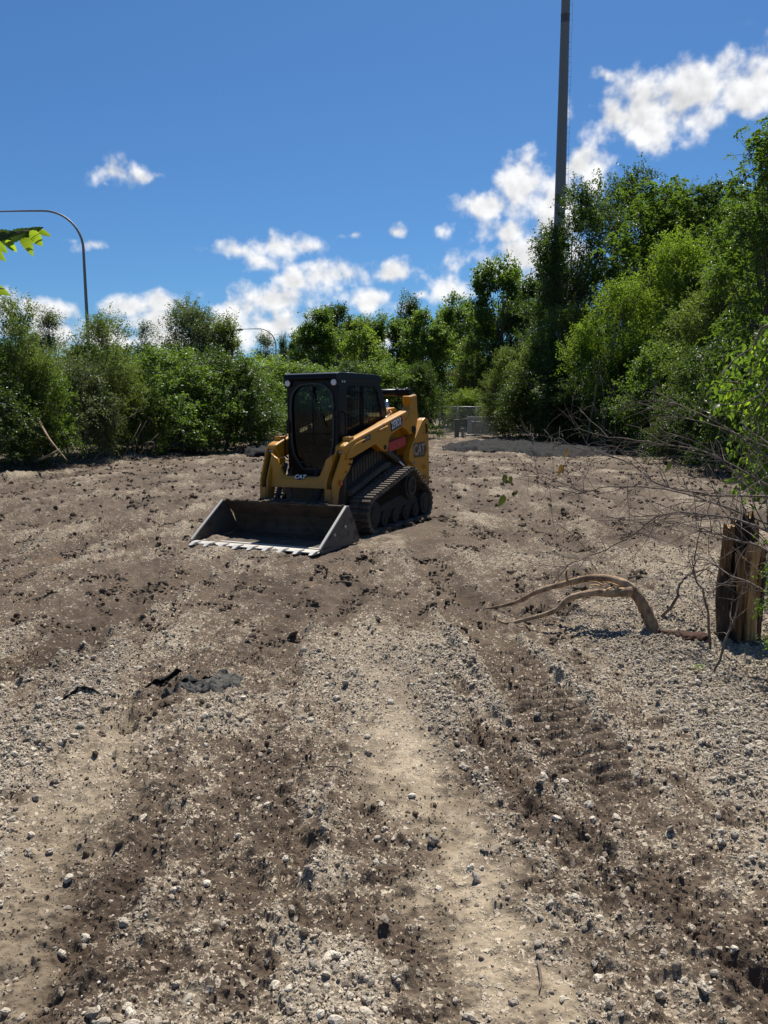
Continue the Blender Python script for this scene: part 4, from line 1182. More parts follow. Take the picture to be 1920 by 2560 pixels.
def make_track(sgn):
    ya, yb = (.53, .845) if sgn > 0 else (-.845, -.53)
    n = len(belt)
    mb = MB()
    vs, fs = [], []
    for i in range(n):
        p = Vector(belt[i]); tg = (Vector(belt[(i + 1) % n]) - Vector(belt[i - 1])).normalized()
        nr_ = Vector((tg.y, -tg.x))
        for off in (-.024, -.058):
            pp = p + nr_ * off
            vs += [(pp.x, ya, pp.y), (pp.x, yb, pp.y)]
    for i in range(n):
        j = (i + 1) % n
        a, b_ = 4 * i, 4 * j
        fs += [(a, b_, b_ + 1, a + 1), (a + 2, a + 3, b_ + 3, b_ + 2), (a, a + 2, b_ + 2, b_), (a + 1, b_ + 1, b_ + 3, a + 3)]
    mb.add(vs, fs, 0, False)
    tr = mb.build('track', M['rubber'], loader)
    lug = MB()
    w = (yb - ya) / 2
    lug.prism([(-.030, -.026), (.030, -.026), (.019, .008), (-.019, .008)], -w, w)
    lm = lug.mesh('track_pad'); lm.materials.append(M['rubber'])
    for k in range(NP):
        i = 3 * k + 1
        p = Vector(belt[i % n]); tg = (Vector(belt[(i + 1) % n]) - Vector(belt[i - 1])).normalized()
        o = link('track_pad', lm, None, tr)
        nr_ = Vector((tg.y, -tg.x))
        o.location = (p.x, (ya + yb) / 2, p.y)
        o.rotation_euler = (0, -math.atan2(tg.y, tg.x) + math.pi, 0)
        o.scale = (1, rj.uniform(.96, 1.0), rj.uniform(.85, 1.12))
    # running gear
    s = sgn
    yo = .80 * s
    fr = MB()
    fr.prism([(.32, .20), (.42, .32), (-.45, .44), (-.95, .42), (-1.15, .30), (-1.1, .17), (.40, .15)], .60 * s, .76 * s)
    fr.build('track_frame', M['dark'], loader, .02)
    cx_, cz_ = sum(p[0] for p in hull) / len(hull), sum(p[1] for p in hull) / len(hull)
    inner_h = []
    for i_h in range(0, len(hull), 2):
        p = Vector(hull[i_h]); tg = (Vector(hull[(i_h + 1) % len(hull)]) - Vector(hull[i_h - 1])).normalized()
        inner_h.append(tuple(p + Vector((-tg.y, tg.x)) * .085))
    MB().prism(inner_h, *sorted((.58 * s, .745 * s))).build('shaded_mud', M['shademud'], loader)
    for (c, r_), nm in zip(circ, ('front_idler', 'rear_idler', 'drive_sprocket')):
        wl = MB()
        wl.tube([(c[0], .60 * s, c[1]), (c[0], .81 * s, c[1])], r_ - .075, 28)
        wl.tube([(c[0], .80 * s, c[1]), (c[0], .826 * s, c[1])], [r_ * .48, r_ * .42], 20)
        wo_ = wl.build(nm, M['dark'], loader, .01)
        if nm == 'drive_sprocket':
            ring = MB()
            nseg = 28
            vs, fs = [], []
            for k in range(nseg):
                a = 2 * math.pi * k / nseg
                for rr, yy in ((.135, .815), (.135, .838), (.105, .838), (.105, .815)):
                    vs.append((c[0] + rr * math.cos(a), yy * s, c[1] + rr * math.sin(a)))
            for k in range(nseg):
                for e in range(4):
                    fs.append((4 * k + e, 4 * k + (e + 1) % 4, 4 * ((k + 1) % nseg) + (e + 1) % 4, 4 * ((k + 1) % nseg) + e))
            ring.add(vs, fs, 0, True)
            ring.build('hub_ring', M['mudmetal'], wo_)
            for k in range(8):
                a = 2 * math.pi * k / 8
                MB().tube([(c[0] + .08 * math.cos(a), .825 * s, c[1] + .08 * math.sin(a)), (c[0] + .08 * math.cos(a), .842 * s, c[1] + .08 * math.sin(a))], .013, 6).build('bolt', M['dark'], wo_)
    for xx in (-.98, -.62, -.26, .10):
        MB().tube([(xx, .58 * s, .165), (xx, .79 * s, .165)], .105, 20).tube([(xx, .785 * s, .165), (xx, .80 * s, .165)], .045, 12).build('roller', M['dark'], loader, .008)
for s in (1, -1): make_track(s)

# --- chassis
mb = MB()
mb.prism([(.66, .32), (.66, .78), (.30, .92), (-1.0, .98), (-1.6, .95), (-1.74, .40), (-1.2, .28), (.5, .25)], -.46, .46)
mb.build('chassis', M['mudmetal'], loader, .015)
mb = MB()
mb.prism([(.60, .60), (.60, .86), (.05, 1.04), (-1.0, 1.22), (-1.0, .80), (-.4, .66)], -.468, .468)
mb.build('side_panel', M['dark'], loader, .01)
for s in (1, -1):
    for k in range(13):
        xx = .46 - k * .085
        zt = .86 + (.60 - xx) * .30
        MB().box(xx - .026, xx + .026, min(.469 * s, .486 * s), max(.469 * s, .486 * s), zt - .20, zt - .02).build('louvre', M['mudmetal'], loader, .006)
    MB().prism([(.62, .52), (.62, .60), (-.45, .90), (-.62, .90), (-.62, .82), (-.40, .80)], min(.461 * s, .545 * s), max(.461 * s, .545 * s)).build('fender', M['mudmetal'], loader, .008)
# engine hood behind the cab
mb = MB()
mb.prism([(-.72, .95), (-.72, 1.56), (-.90, 1.62), (-1.50, 1.55), (-1.76, 1.42), (-1.86, 1.2), (-1.86, .6), (-1.2, .6)], -.42, .42)
mb.build('engine_hood', M['yellow'], loader, .03)
mb = MB(); mb.box(-1.92, -1.863, -.38, .38, .62, 1.30); mb.build('rear_door', M['black'], loader, .02)
MB().tube([(-1.12, .24, 1.50), (-1.12, .24, 1.76), (-1.14, .24, 1.80)], [.045, .045, .03], 12).build('exhaust_pipe', M['chrome'], loader)
for s in (1, -1):
    st = MB()
    st.prism([(-.80, 1.50), (-.80, 1.63), (-.86, 1.68), (-1.08, 1.70), (-1.16, 1.64), (-1.16, 1.45)], min(.28 * s, .40 * s), max(.28 * s, .40 * s))
    st.build('hood_bracket', M['yellow'], loader, .015)
    MB().tube([(-.92, .401 * s, 1.63), (-.92, .412 * s, 1.63)], .02, 8).build('bolt', M['chrome'], loader)

# --- rear towers
def tower(s):
    y0, y1 = sorted((.545 * s, .655 * s))
    mb = MB()
    mb.prism([(-1.64, .45), (-1.84, .46), (-1.79, 1.50), (-1.66, 1.54), (-1.56, 1.50), (-1.06, 1.05), (-1.04, .90), (-1.24, .80), (-1.36, .62)], y0, y1)
    tw = mb.build('rear_tower', M['yellow'], loader, .012)
    ox = .656 * s
    xd = (-1, 0, 0) if s > 0 else (1, 0, 0)
    bd = MB()
    bd.prism([(-1.20, .93), (-1.20, 1.15), (-1.62, 1.17), (-1.72, 1.05), (-1.62, .93)], *sorted((ox, ox + .002 * s)))
    bd.build('badge', M['tower_badge'], tw)
    place_text('CAT', .23, 'white_worn', tw, (-1.40, ox + .006 * s, 1.045), xd, (0, 0, 1), .95, .03)
    place_text('WARNING', .035, 'white_worn', tw, (-1.20, ox + .004 * s, .86), xd, (0, 0, 1), .9, .01)
    # lifting slot and grab handles
    MB().tube([(-1.65, ox, 1.44), (-1.68, ox + .012 * s, 1.44), (-1.685, ox + .015 * s, 1.36), (-1.685, ox + .015 * s, 1.31), (-1.66, ox, 1.30)], .014, 8).build('lift_eye', M['dark'], tw)
    for zz in (.74, .58):
        MB().tube([(-1.56, ox, zz), (-1.58, ox + .02 * s, zz + .05), (-1.64, ox + .02 * s, zz + .05), (-1.66, ox, zz)], .012, 8).build('tie_down', M['yellow'], tw)
    return tw
M['tower_badge'] = plain('decal_maroon', (.085, .042, .016), .5)
M['white_worn'] = worn('decal_worn', (.30, .28, .24), (.16, .11, .06), .34, .6, 9)
for s in (1, -1): tower(s)

# --- lift arms
def arm(s):
    ya, yb = .455, .60
    y0, y1 = sorted((ya * s, yb * s))
    prof = [(-1.46, 1.90), (-1.19, 1.865), (-1.24, 1.72), (-1.16, 1.665), (.60, 1.285), (.72, 1.26), (.88, 1.205), (.905, 1.16),
            (.80, 1.02), (.66, 1.03), (-.02, 1.185), (-.24, 1.08), (-.40, 1.06), (-.48, 1.29), (-.92, 1.40), (-1.08, 1.36), (-1.20, 1.29), (-1.34, 1.28), (-1.45, 1.38), (-1.51, 1.55)]
    mb = MB(); mb.prism(prof, y0, y1)
    ar = mb.build('lift_arm', M['yellow'], loader, .026, 4)
    # front leg: two plates leaning inwards, open channel between them
    tp_ = lambda x, z: -s * .045 * max(0., min(1., (1.16 - z) / .45))
    outer = [(.904, 1.158), (1.13, .75), (1.15, .47), (1.01, .45), (.97, .62), (.89, .74), (.73, .87), (.64, .985), (.662, 1.028), (.795, 1.018)]
    for (p0, p1) in ((.575, .601), (.474, .500)):
        a_, b_ = sorted((p0 * s, p1 * s))
        MB().prism(outer, a_, b_, yoff=tp_).build('leg_plate', M['yellow'], ar, .006)
    web = [(.80, 1.02), (1.01, .66), (1.00, .58), (.96, .62), (.87, .80), (.74, 1.02)]
    a_, b_ = sorted((.498 * s, .577 * s))
    MB().prism(web, a_, b_, yoff=tp_).build('leg_web', M['mudmetal'], ar)
    MB().prism([(1.155, .66), (1.165, .46), (1.00, .44), (1.0, .60)], a_, b_, yoff=tp_).build('coupler_foot', M['yellow'], ar, .006)
    for k in range(4):
        hx, hy = .010 * (k % 2), .014 * k
        hp = [(.84 + hx, (.515 + hy) * s, 1.09), (.90 + hx, (.515 + hy) * s, .99), (.97 + hx, (.50 + hy) * s, .86), (1.05 + hx, (.485 + hy) * s, .72), (1.06, (.475 + hy) * s, .6)]
        MB().tube(hp, .009, 6).build('hose', M['hose'], ar)
    MB().tube([(.85, .535 * s, 1.12), (.905, .535 * s, 1.09)], .033, 14).build('pin_cap', M['chrome'], ar)
    # welded trim and the stop block on top of the elbow
    MB().box(.60, .73, *sorted((.480 * s, .585 * s)), 1.255, 1.312).build('stop_block', M['yellow'], ar, .01)
    for bx_ in (.635, .695):
        MB().tube([(bx_, .54 * s, 1.31), (bx_, .54 * s, 1.322)], .016, 8).build('bolt', M['dark'], ar)
    yo = .601 * s
    def bar(pts, w=.012):
        MB().tube([(x, yo, z) for x, z in pts], w, 6).build('weld_trim', M['yellow'], ar)
    bar([(.85, 1.02), (.79, 1.12), (.58, 1.215), (.35, 1.265)])
    bar([(-.06, 1.36), (-.38, 1.43)], .014)
    bar([(-1.02, 1.51), (-1.10, 1.54), (-1.19, 1.66)], .012)
    for (bx_, bz) in ((.72, 1.02), (.735, .955), (.82, .86)):
        MB().tube([(bx_, yo - .03 * s, bz), (bx_, yo + .006 * s - (.03 * s if bz < .9 else 0), bz)], .013, 8).build('bolt', M['dark'], ar)
    MB().tube([(-1.31, yo - .01 * s, 1.36), (-1.31, yo + .02 * s, 1.36)], .058, 16).tube([(-1.31, yo + .02 * s, 1.36), (-1.31, yo + .035 * s, 1.36)], .03, 10).build('pivot_pin', M['dark'], ar)
    # number badge
    u = Vector((-1, 0, .218)).normalized() if s > 0 else Vector((1, 0, -.218)).normalized()
    v = Vector((.218, 0, 1)).normalized()
    c = Vector((-.70, yo + .001 * s, 1.465))
    hx = [(-.215, -.075), (.17, -.075), (.235, .0), (.17, .078), (-.215, .078)]
    nrm = Vector((0, s, 0))
    vs = [c + u * a * (1 if s > 0 else -1) * (1 if s > 0 else -1) + v * b_ for a, b_ in hx]
    vs = vs + [p + nrm * .002 for p in vs]
    fs = [tuple(range(5)), tuple(range(9, 4, -1))] + [((i + 1) % 5, i, i + 5, (i + 1) % 5 + 5) for i in range(5)]
    MB().add(vs, fs).build('number_badge', M['badge'], ar)
    rx = [(.17, -.075), (.235, 0), (.17, .078), (.145, .078), (.21, 0), (.145, -.075)]
    vs = [c + u * a + v * b_ + nrm * .0025 for a, b_ in rx]
    MB().add(vs + [p + nrm * .001 for p in vs], [(0, 1, 4, 5), (1, 2, 3, 4), (11, 10, 7, 6), (10, 9, 8, 7)]).build('badge_edge', M['red'], ar)
    place_text('259D3', .15, 'white', ar, c + nrm * .006 - u * .02, u, v, .82, .02)
    place_text('High Flow', .05, 'white_worn', ar, Vector((.27, yo + .006 * s, 1.275)), u, v, .75, .01)
    vs = [Vector((.27, yo + .001 * s, 1.275)) + u * a + v * b_ for a, b_ in ((-.115, -.035), (.115, -.035), (.115, .035), (-.115, .035))]
    MB().add(vs + [p + nrm * .002 for p in vs], [(0, 1, 2, 3), (7, 6, 5, 4), (0, 4, 5, 1), (1, 5, 6, 2), (2, 6, 7, 3), (3, 7, 4, 0)]).build('small_badge', M['badge'], ar)
    # lift cylinder and brace
    cy = MB()
    cy.tube([(-.30, .54 * s, 1.13), (-.84, .54 * s, .91)], .048, 16)
    cy.build('lift_cylinder', M['mudmetal'], loader)
    MB().tube([(-.84, .54 * s, .91), (-1.35, .54 * s, .70)], .028, 12).build('cylinder_rod', M['chrome'], loader)
    MB().tube([(-.30, .49 * s, 1.13), (-.30, .612 * s, 1.13)], .035, 12).build('cylinder_pin', M['dark'], loader)
    bxm = MB()
    a_, b_ = sorted((.505 * s, .585 * s))
    bxm.prism([(-.46, 1.19), (-.46, 1.05), (-1.06, 1.12), (-1.08, 1.24), (-1.0, 1.26)], a_, b_)
    bxm.build('arm_brace', M['red'], loader, .01)
    MB().tube([(-.78, .595 * s, 1.16), (-.78, .586 * s, 1.16)], .024, 10).build('brace_decal', M['orange'], loader)
    # rear link
    MB().prism([(-1.50, 1.92), (-1.56, 1.92), (-1.66, 1.50), (-1.64, .9), (-1.56, .9), (-1.58, 1.48)], *sorted((.50 * s, .53 * s))).build('rear_link', M['dark'], loader, .008)
    MB().box(.93, .985, *sorted((.575 * s, .585 * s)), .70, .76).build('reflector', M['orange'], ar)
    return ar
for s in (1, -1): arm(s)
# black tube joining the arms behind the cab
mb = MB(); mb.tube([(-1.36, -.52, 1.93), (-1.36, .54, 1.93)], .055, 16); tb = mb.build('cross_tube', M['black'], loader)
for yy in (-.46, .30, .46):
    MB().tube([(-1.36, yy, 1.93), (-1.36, yy + .035, 1.93)], .075, 14).build('clamp', M['black'], tb, .006)
MB().prism([(-1.28, 1.97), (-1.40, 2.0), (-1.48, 1.93), (-1.60, 1.50), (-1.53, 1.48), (-1.42, 1.86), (-1.30, 1.88)], .42, .474).build('tube_bracket', M['black'], tb, .01)
MB().prism([(-1.28, 1.97), (-1.40, 2.0), (-1.48, 1.93), (-1.60, 1.50), (-1.53, 1.48), (-1.42, 1.86), (-1.30, 1.88)], -.474, -.42).build('tube_bracket', M['black'], tb, .01)
# front cross member, dished in the middle
pf = []
for k in range(-10, 11):
    y_ = k / 10 * .47
    a = abs(y_)
    zt = .80 + .25 * sstep(.26, .40, np.array(a)) + .06 * sstep(.40, .50, np.array(a))
    pf.append((y_, float(zt)))
vs, fs = [], []
for y_, zt in pf:
    zb = .655 - .05 * float(sstep(.42, .5, np.array(abs(y_))))
    vs += [(1.075, y_, zb), (1.045, y_, zb + .10), (.985, y_, zt), (.93, y_, zt - .01), (.93, y_, zb)]
for i in range(len(pf) - 1):
    for e in range(5):
        fs.append((5 * i + e, 5 * i + (e + 1) % 5, 5 * (i + 1) + (e + 1) % 5, 5 * (i + 1) + e))
fs += [(4, 3, 2, 1, 0), tuple(5 * (len(pf) - 1) + e for e in range(5))]
cm = MB().add(vs, fs).build('cross_member', M['yellow'], loader, .008)
tl = Vector((-.06, 0, .12)).normalized()
bd = MB(); nb = Vector((.12, 0, .06)).normalized()
cc = Vector((1.022, 0, .785))
vs = [cc + Vector((0, a, 0)) + tl * b_ + nb * .004 for a, b_ in ((-.085, .035), (.085, .035), (.085, 0), (.02, -.035), (-.02, -.035), (-.085, 0))]
bd.add(vs + [p + nb * .002 for p in vs], [tuple(range(6)), tuple(range(11, 5, -1))] + [((i + 1) % 6, i, i + 6, (i + 1) % 6 + 6) for i in range(6)])
bd.build('badge', M['badge'], cm)
place_text('CAT', .075, 'white', cm, cc + nb * .010 + tl * .006, (0, 1, 0), tl, 1.15, .02, shear=.2)
# space below the cross member: coupler and tilt cylinders
for s in (1, -1):
    MB().tube([(1.16, .30 * s, .42), (.85, .33 * s, .95)], .035, 12).build('tilt_cylinder', M['dark'], loader)
    MB().tube([(1.22, .30 * s, .32), (1.14, .30 * s, .46)], .02, 10).build('tilt_rod', M['chrome'], loader)
    MB().tube([(.90, .20 * s, .9), (1.0, .18 * s, .72), (.98, .16 * s, .55), (1.1, .15 * s, .45)], .014, 8).build('hose', M['hose'], loader)
mb = MB(); mb.prism([(1.02, .22), (1.30, .46), (1.26, .52), (1.08, .50), (.98, .40)], -.50, .50); mb.build('coupler', M['dark'], loader, .012)

# --- cab
cab = empty('cab'); cab.parent = loader
FXC = .685
outer = [(-.39, .80), (.39, .80), (.39, 2.06), (-.39, 2.06)]
g_in = [(-.16, .88), (.14, .88), (.27, 1.06), (.315, 1.22), (.325, 1.62)]
for k in range(0, 9):
    a = math.pi * k / 8
    g_in.append((.325 * (abs(math.cos(a)) ** .75) * (1 if math.cos(a) > 0 else -1), 1.72 + .29 * math.sin(a) ** .75))
g_in += [(-.325, 1.62), (-.315, 1.22), (-.28, 1.06)]
NR = 48
oL = radial(outer, (0, 1.45), NR); iL = radial(g_in, (0, 1.45), NR)
# snap nearest samples to the corners of the outer loop
for cx, cz in outer:
    k = min(range(NR), key=lambda i: (oL[i][0] - cx) ** 2 + (oL[i][1] - cz) ** 2)
    oL[k] = (cx, cz)
loop_plate(oL, iL, lambda y_, z_: (FXC - .05, y_, z_), .05, (1, 0, 0)).build('door_frame', M['black'], cab, .006)
iL2 = [(y_ * 1.06, 1.45 + (z_ - 1.45) * 1.03) for y_, z_ in iL]
iL3 = [(y_ * .97, 1.45 + (z_ - 1.45) * .985) for y_, z_ in iL]
loop_plate(iL2, iL3, lambda y_, z_: (FXC + .003, y_, z_), .014, (1, 0, 0)).build('door_seal', M['hose'], cab, .004)
gm = MB(); gm.add([(FXC - .02, y_, z_) for y_, z_ in iL2], [tuple(range(NR))])
gm.build('windscreen', M['glass'], cab)
# wiper
MB().tube([(FXC + .03, -.02, 1.93), (FXC + .035, .08, 1.70), (FXC + .03, .19, 1.44)], .010, 6).tube([(FXC + .03, .0, 1.94), (FXC + .01, .0, 1.94)], .03, 10).build('wiper', M['hose'], cab)
MB().box(FXC - .045, FXC - .02, -.014, .014, 1.20, 1.98).build('door_bar', M['black'], cab)
MB().box(FXC - .045, FXC - .02, -.31, .31, 1.335, 1.36).build('door_rail', M['black'], cab)
# door handle and hinges
for zz in (1.05, 1.62):
    MB().box(FXC + .002, FXC + .045, .335, .39, zz - .045, zz + .045).build('hinge', M['black'], cab, .008)
MB().box(FXC + .002, FXC + .05, -.385, -.335, 1.36, 1.52).build('handle', M['black'], cab, .01)
MB().tube([(FXC + .01, -.395, 1.02), (FXC + .06, -.40, 1.05), (FXC + .06, -.40, 1.30), (FXC + .01, -.395, 1.33)], .012, 8).build('grab_bar', M['black'], cab)
# roof
rf = MB()
rf.prism([(.745, 2.075), (.73, 2.135), (.62, 2.155), (-.45, 2.165), (-.58, 2.14), (-.66, 2.07), (-.66, 2.05), (.70, 2.05)], -.405, .405)
rfo = rf.build('roof', M['black'], cab, .02, 3)
MB().prism([(-.05, 2.155), (-.05, 2.19), (-.35, 2.19), (-.35, 2.155)], -.16, .16).build('roof_hatch', M['black'], rfo, .015)
for s in (1, -1):
    h = MB(); h.tube([(FXC - .02, .355 * s, 2.02), (FXC + .035, .355 * s, 2.02)], [.045, .05], 16)
    hl = h.build('headlight', M['black'], cab)
    MB().tube([(FXC + .035, .355 * s, 2.02), (FXC + .045, .355 * s, 2.02)], [.044, .036], 16).build('lens', M['lampglass'], hl)
# sides
def side(s):
    y_ = .385 * s
    out = [(.68, .95), (.68, 2.06), (-.50, 2.07), (-.60, 2.02), (-.70, 1.90), (-.90, 1.45), (-.90, 1.12), (-.2, 1.05)]
    inn = [(.40, 1.12), (.42, 1.40), (.42, 1.92), (.36, 1.975), (-.42, 1.985), (-.50, 1.93), (-.60, 1.72), (-.66, 1.50), (-.64, 1.42), (-.2, 1.28)]
    c = (-.05, 1.60)
    o_, i_ = radial(out, c, 44), radial(inn, c, 44)
    for cx, cz in out:
        k = min(range(44), key=lambda i: (o_[i][0] - cx) ** 2 + (o_[i][1] - cz) ** 2); o_[k] = (cx, cz)
    loop_plate(o_, i_, lambda x_, z_: (x_, y_ - .025 * s, z_), .03, (0, s, 0)).build('side_frame', M['black'], cab, .006)
    MB().add([(x_, y_ - .015 * s, z_) for x_, z_ in i_], [tuple(range(44))]).build('side_window', M['glass'], cab)
    bars = MB()
    def zr(x_):
        zs = []
        for i in range(len(inn)):
            (ax, az), (bx, bz) = inn[i], inn[(i + 1) % len(inn)]
            if (ax - x_) * (bx - x_) <= 0 and ax != bx: zs.append(az + (bz - az) * (x_ - ax) / (bx - ax))
        return (min(zs), max(zs)) if len(zs) > 1 else None
    for k in range(24):
        x_ = .39 - k * .045
        r_ = zr(x_)
        if r_: bars.box(x_ - .0045, x_ + .0045, *sorted((y_ + .004 * s, y_ + .012 * s)), r_[0] - .01, r_[1] + .01)
    for k in range(7):
        z_ = 1.20 + k * .12
        xs = []
        for i in range(len(inn)):
            (ax, az), (bx, bz) = inn[i], inn[(i + 1) % len(inn)]
            if (az - z_) * (bz - z_) <= 0 and az != bz: xs.append(ax + (bx - ax) * (z_ - az) / (bz - az))
        if len(xs) > 1: bars.box(min(xs) - .01, max(xs) + .01, *sorted((y_ - .004 * s, y_ + .004 * s)), z_ - .004, z_ + .004)
    bars.build('side_screen', M['black'], cab)
    MB().box(-.065, -.035, *sorted((y_ - .012 * s, y_ + .016 * s)), 1.24, 1.98).build('window_bar', M['black'], cab)
    for xx in (.50, .56):
        MB().tube([(xx, y_, 2.035), (xx, y_ + .018 * s, 2.035)], .016, 10).build('roof_bolt', M['chrome'], cab)
    MB().tube([(.56, y_, 1.30), (.56, y_ + .05 * s, 1.32), (.56, y_ + .05 * s, 1.62), (.56, y_, 1.64)], .011, 8).build('grab_bar', M['black'], cab)
for s in (1, -1): side(s)
# rear wall with window, floor, seat, consoles
out = [(-.385, 1.0), (.385, 1.0), (.385, 2.06), (-.385, 2.06)]
inn = [(-.34, 1.45), (.34, 1.45), (.34, 1.96), (-.34, 1.96)]
o_, i_ = radial(out, (0, 1.7), 32), radial(inn, (0, 1.7), 32)
loop_plate(o_, i_, lambda y_, z_: (-.62 - .30 * max(0, (1.95 - z_) / .8) * .9, y_, z_), .03, (1, 0, 0)).build('rear_frame', M['black'], cab)
MB().add([(-.62 - .30 * max(0, (1.95 - z_) / .8) * .9 + .01, y_, z_) for y_, z_ in i_], [tuple(range(32))]).build('rear_window', M['glass'], cab)
MB().box(-.85, .63, -.36, .36, .86, .93).build('floor_plate', M['dark'], cab)
st = MB()
st.prism([(.12, 1.00), (.14, 1.12), (-.30, 1.10), (-.42, 1.62), (-.54, 1.62), (-.48, .95)], -.24, .24)
sto = st.build('seat', M['seat'], cab, .03)
MB().prism([(-.42, 1.63), (-.45, 1.86), (-.53, 1.86), (-.53, 1.63)], -.13, .13).build('headrest', M['orange'], sto, .03)
for s in (1, -1):
    MB().box(-.35, .30, *sorted((.25 * s, .345 * s)), 1.05, 1.24).build('console', M['seat'], cab, .02)
    MB().tube([(.22, .32 * s, 1.22), (.25, .32 * s, 1.34), (.24, .31 * s, 1.46)], [.02, .022, .03], 10).build('joystick', M['seat'], cab)
MB().box(.30, .36, -.12, -.02, 1.20, 1.60).build('monitor_post', M['seat'], cab, .01)
MB().box(-.6, .5, -.355, -.345, .95, 1.3).build('side_pad', M['seat'], cab)

# --- bucket
bk = empty('bucket'); bk.parent = loader; bk.scale = (1, 1, .93)
BW = .93
curve = [(2.0, .030), (1.35, .035), (1.24, .06), (1.185, .12), (1.185, .20), (1.24, .34), (1.40, .515)]
th = []
for i, (x_, z_) in enumerate(curve):
    a = Vector(curve[min(i + 1, len(curve) - 1)]) - Vector(curve[max(i - 1, 0)])
    a = a.normalized(); th.append((x_ + a.y * -.02 * -1 * -1, z_ + a.x * .02))
inner = [(x_ + d.y * .022, z_ - d.x * .022) for (x_, z_), d in zip(curve, [(Vector(curve[min(i + 1, 6)]) - Vector(curve[max(i - 1, 0)])).normalized() for i in range(7)])]
sh = MB(); sh.prism(curve + inner[::-1], -BW + .02, BW - .02); sh.build('shell', M['bucket_in'], bk)
MB().box(1.385, 1.43, -BW + .02, BW - .02, .505, .535).build('top_rail', M['bucket_in'], bk, .008)
for s in (1, -1):
    y0, y1 = sorted(((BW - .02) * s, BW * s))
    sp_ = MB(); sp_.prism([(1.40, .535), (1.46, .53), (2.10, .075), (2.10, .022), (1.16, .018), (1.13, .06)], y0, y1)
    so_ = sp_.build('side_plate', M['steel'], bk, .005)
    MB().prism([(1.455, .54), (1.475, .545), (2.125, .085), (2.11, .07)], *sorted(((BW - .026) * s, (BW + .006) * s))).build('edge_bar', M['edge'], so_)
    MB().prism([(1.62, .02), (2.12, .02), (2.12, .06), (1.9, .075)], *sorted(((BW + .001) * s, (BW + .018) * s))).build('side_cutter', M['steel'], so_)
    for (bx_, bz) in ((1.78, .21), (1.52, .28)):
        MB().tube([(bx_, BW * s, bz), (bx_, (BW + .014) * s, bz)], .022, 8).build('bolt', M['edge'], so_)
MB().prism([(1.90, .018), (2.13, .022), (2.13, .036), (1.92, .056)], -BW + .021, BW - .021).build('cutting_edge', M['edge'], bk, .004)
tooth = MB(); tooth.add([(2.05, -.042, .058), (2.05, .042, .058), (2.15, -.036, .058), (2.15, .036, .058), (2.235, -.022, .020), (2.235, .022, .020), (2.05, -.042, .012), (2.05, .042, .012), (2.15, -.036, .010), (2.15, .036, .010)],
    [(0, 2, 3, 1), (2, 4, 5, 3), (6, 7, 9, 8), (8, 9, 5, 4), (0, 1, 7, 6), (0, 6, 8, 2), (2, 8, 4), (1, 3, 9, 7), (3, 5, 9)])
tmh = tooth.mesh('tooth'); tmh.materials.append(M['edge'])
for k in range(9):
    o = link('tooth', tmh, None, bk)
    o.location = (0, -.86 + 1.72 * k / 8, .002)
    bv = o.modifiers.new('bevel', 'BEVEL'); bv.width = .005; bv.segments = 1
# mud lying in the bucket
def mound(name, x0, x1, y0, y1, hmax, seed, mt, parent, z0=.035):
    gx, gy = np.meshgrid(np.linspace(x0, x1, 40), np.linspace(y0, y1, 60))
    u_, v_ = (gx - x0) / (x1 - x0), (gy - y0) / (y1 - y0)
    e = (np.sin(np.pi * u_) * np.sin(np.pi * v_)) ** .6
    z_ = z0 - .02 + hmax * e * (.75 + .5 * fbm(gx * 6, gy * 6, 4, seed))
    id_ = np.arange(gx.size).reshape(gx.shape)
    F = np.stack([id_[:-1, :-1], id_[:-1, 1:], id_[1:, 1:], id_[1:, :-1]], -1).reshape(-1, 4)
    return link(name, np_mesh(name, np.stack([gx.ravel(), gy.ravel(), z_.ravel()], 1), F, True), M[mt], parent)
M['mud'] = plain('drying_mud', (.20, .155, .115), .95, 0, .2, .35, 12, .02)
M['wetmud'] = plain('wet_mud', (.07, .052, .040), .85, 0, .2, .4, 14, .02)
mound('mud', 1.66, 2.06, -.90, -.52, .085, 3, 'mud', bk)
mound('mud', 1.20, 1.75, -.88, .88, .07, 7, 'wetmud', bk)
mound('mud', 1.86, 2.11, -.20, .70, .03, 9, 'mud', bk)
rc_ = random.Random(12)
for k in range(26):      # lumps stuck on the top rail and in front of the track
    o = link('mud_lump', clods[k % 4], None, bk)
    s_ = rc_.uniform(.015, .04)
    o.location = (rc_.uniform(1.39, 1.43), rc_.uniform(-.88, .88), .538 + s_ * .2)
    o.scale = (s_, s_ * 1.6, s_ * .6); o.rotation_euler = (0, 0, rc_.uniform(0, 6))
for k in range(60):
    o = link('mud_lump', clods[k % 4], None, loader)
    u_ = rc_.random(); s_ = rc_.uniform(.012, .03)
    o.location = (lerp(.38, -.55, u_), rc_.uniform(.535, .62), lerp(.535, .80, u_) + .005)
    o.scale = (s_, s_ * 1.3, s_ * .7); o.rotation_euler = (rc_.gauss(0, .3), 0, rc_.uniform(0, 6))
for k in range(18):
    o = link('mud_lump', clods[k % 4], None, loader)
    s_ = rc_.uniform(.03, .07)
    o.location = (rc_.uniform(-1.2, .4), rc_.uniform(.80, .92), .02)
    o.scale = (s_, s_ * 1.3, s_ * .7); o.rotation_euler = (rc_.gauss(0, .3), 0, rc_.uniform(0, 6))

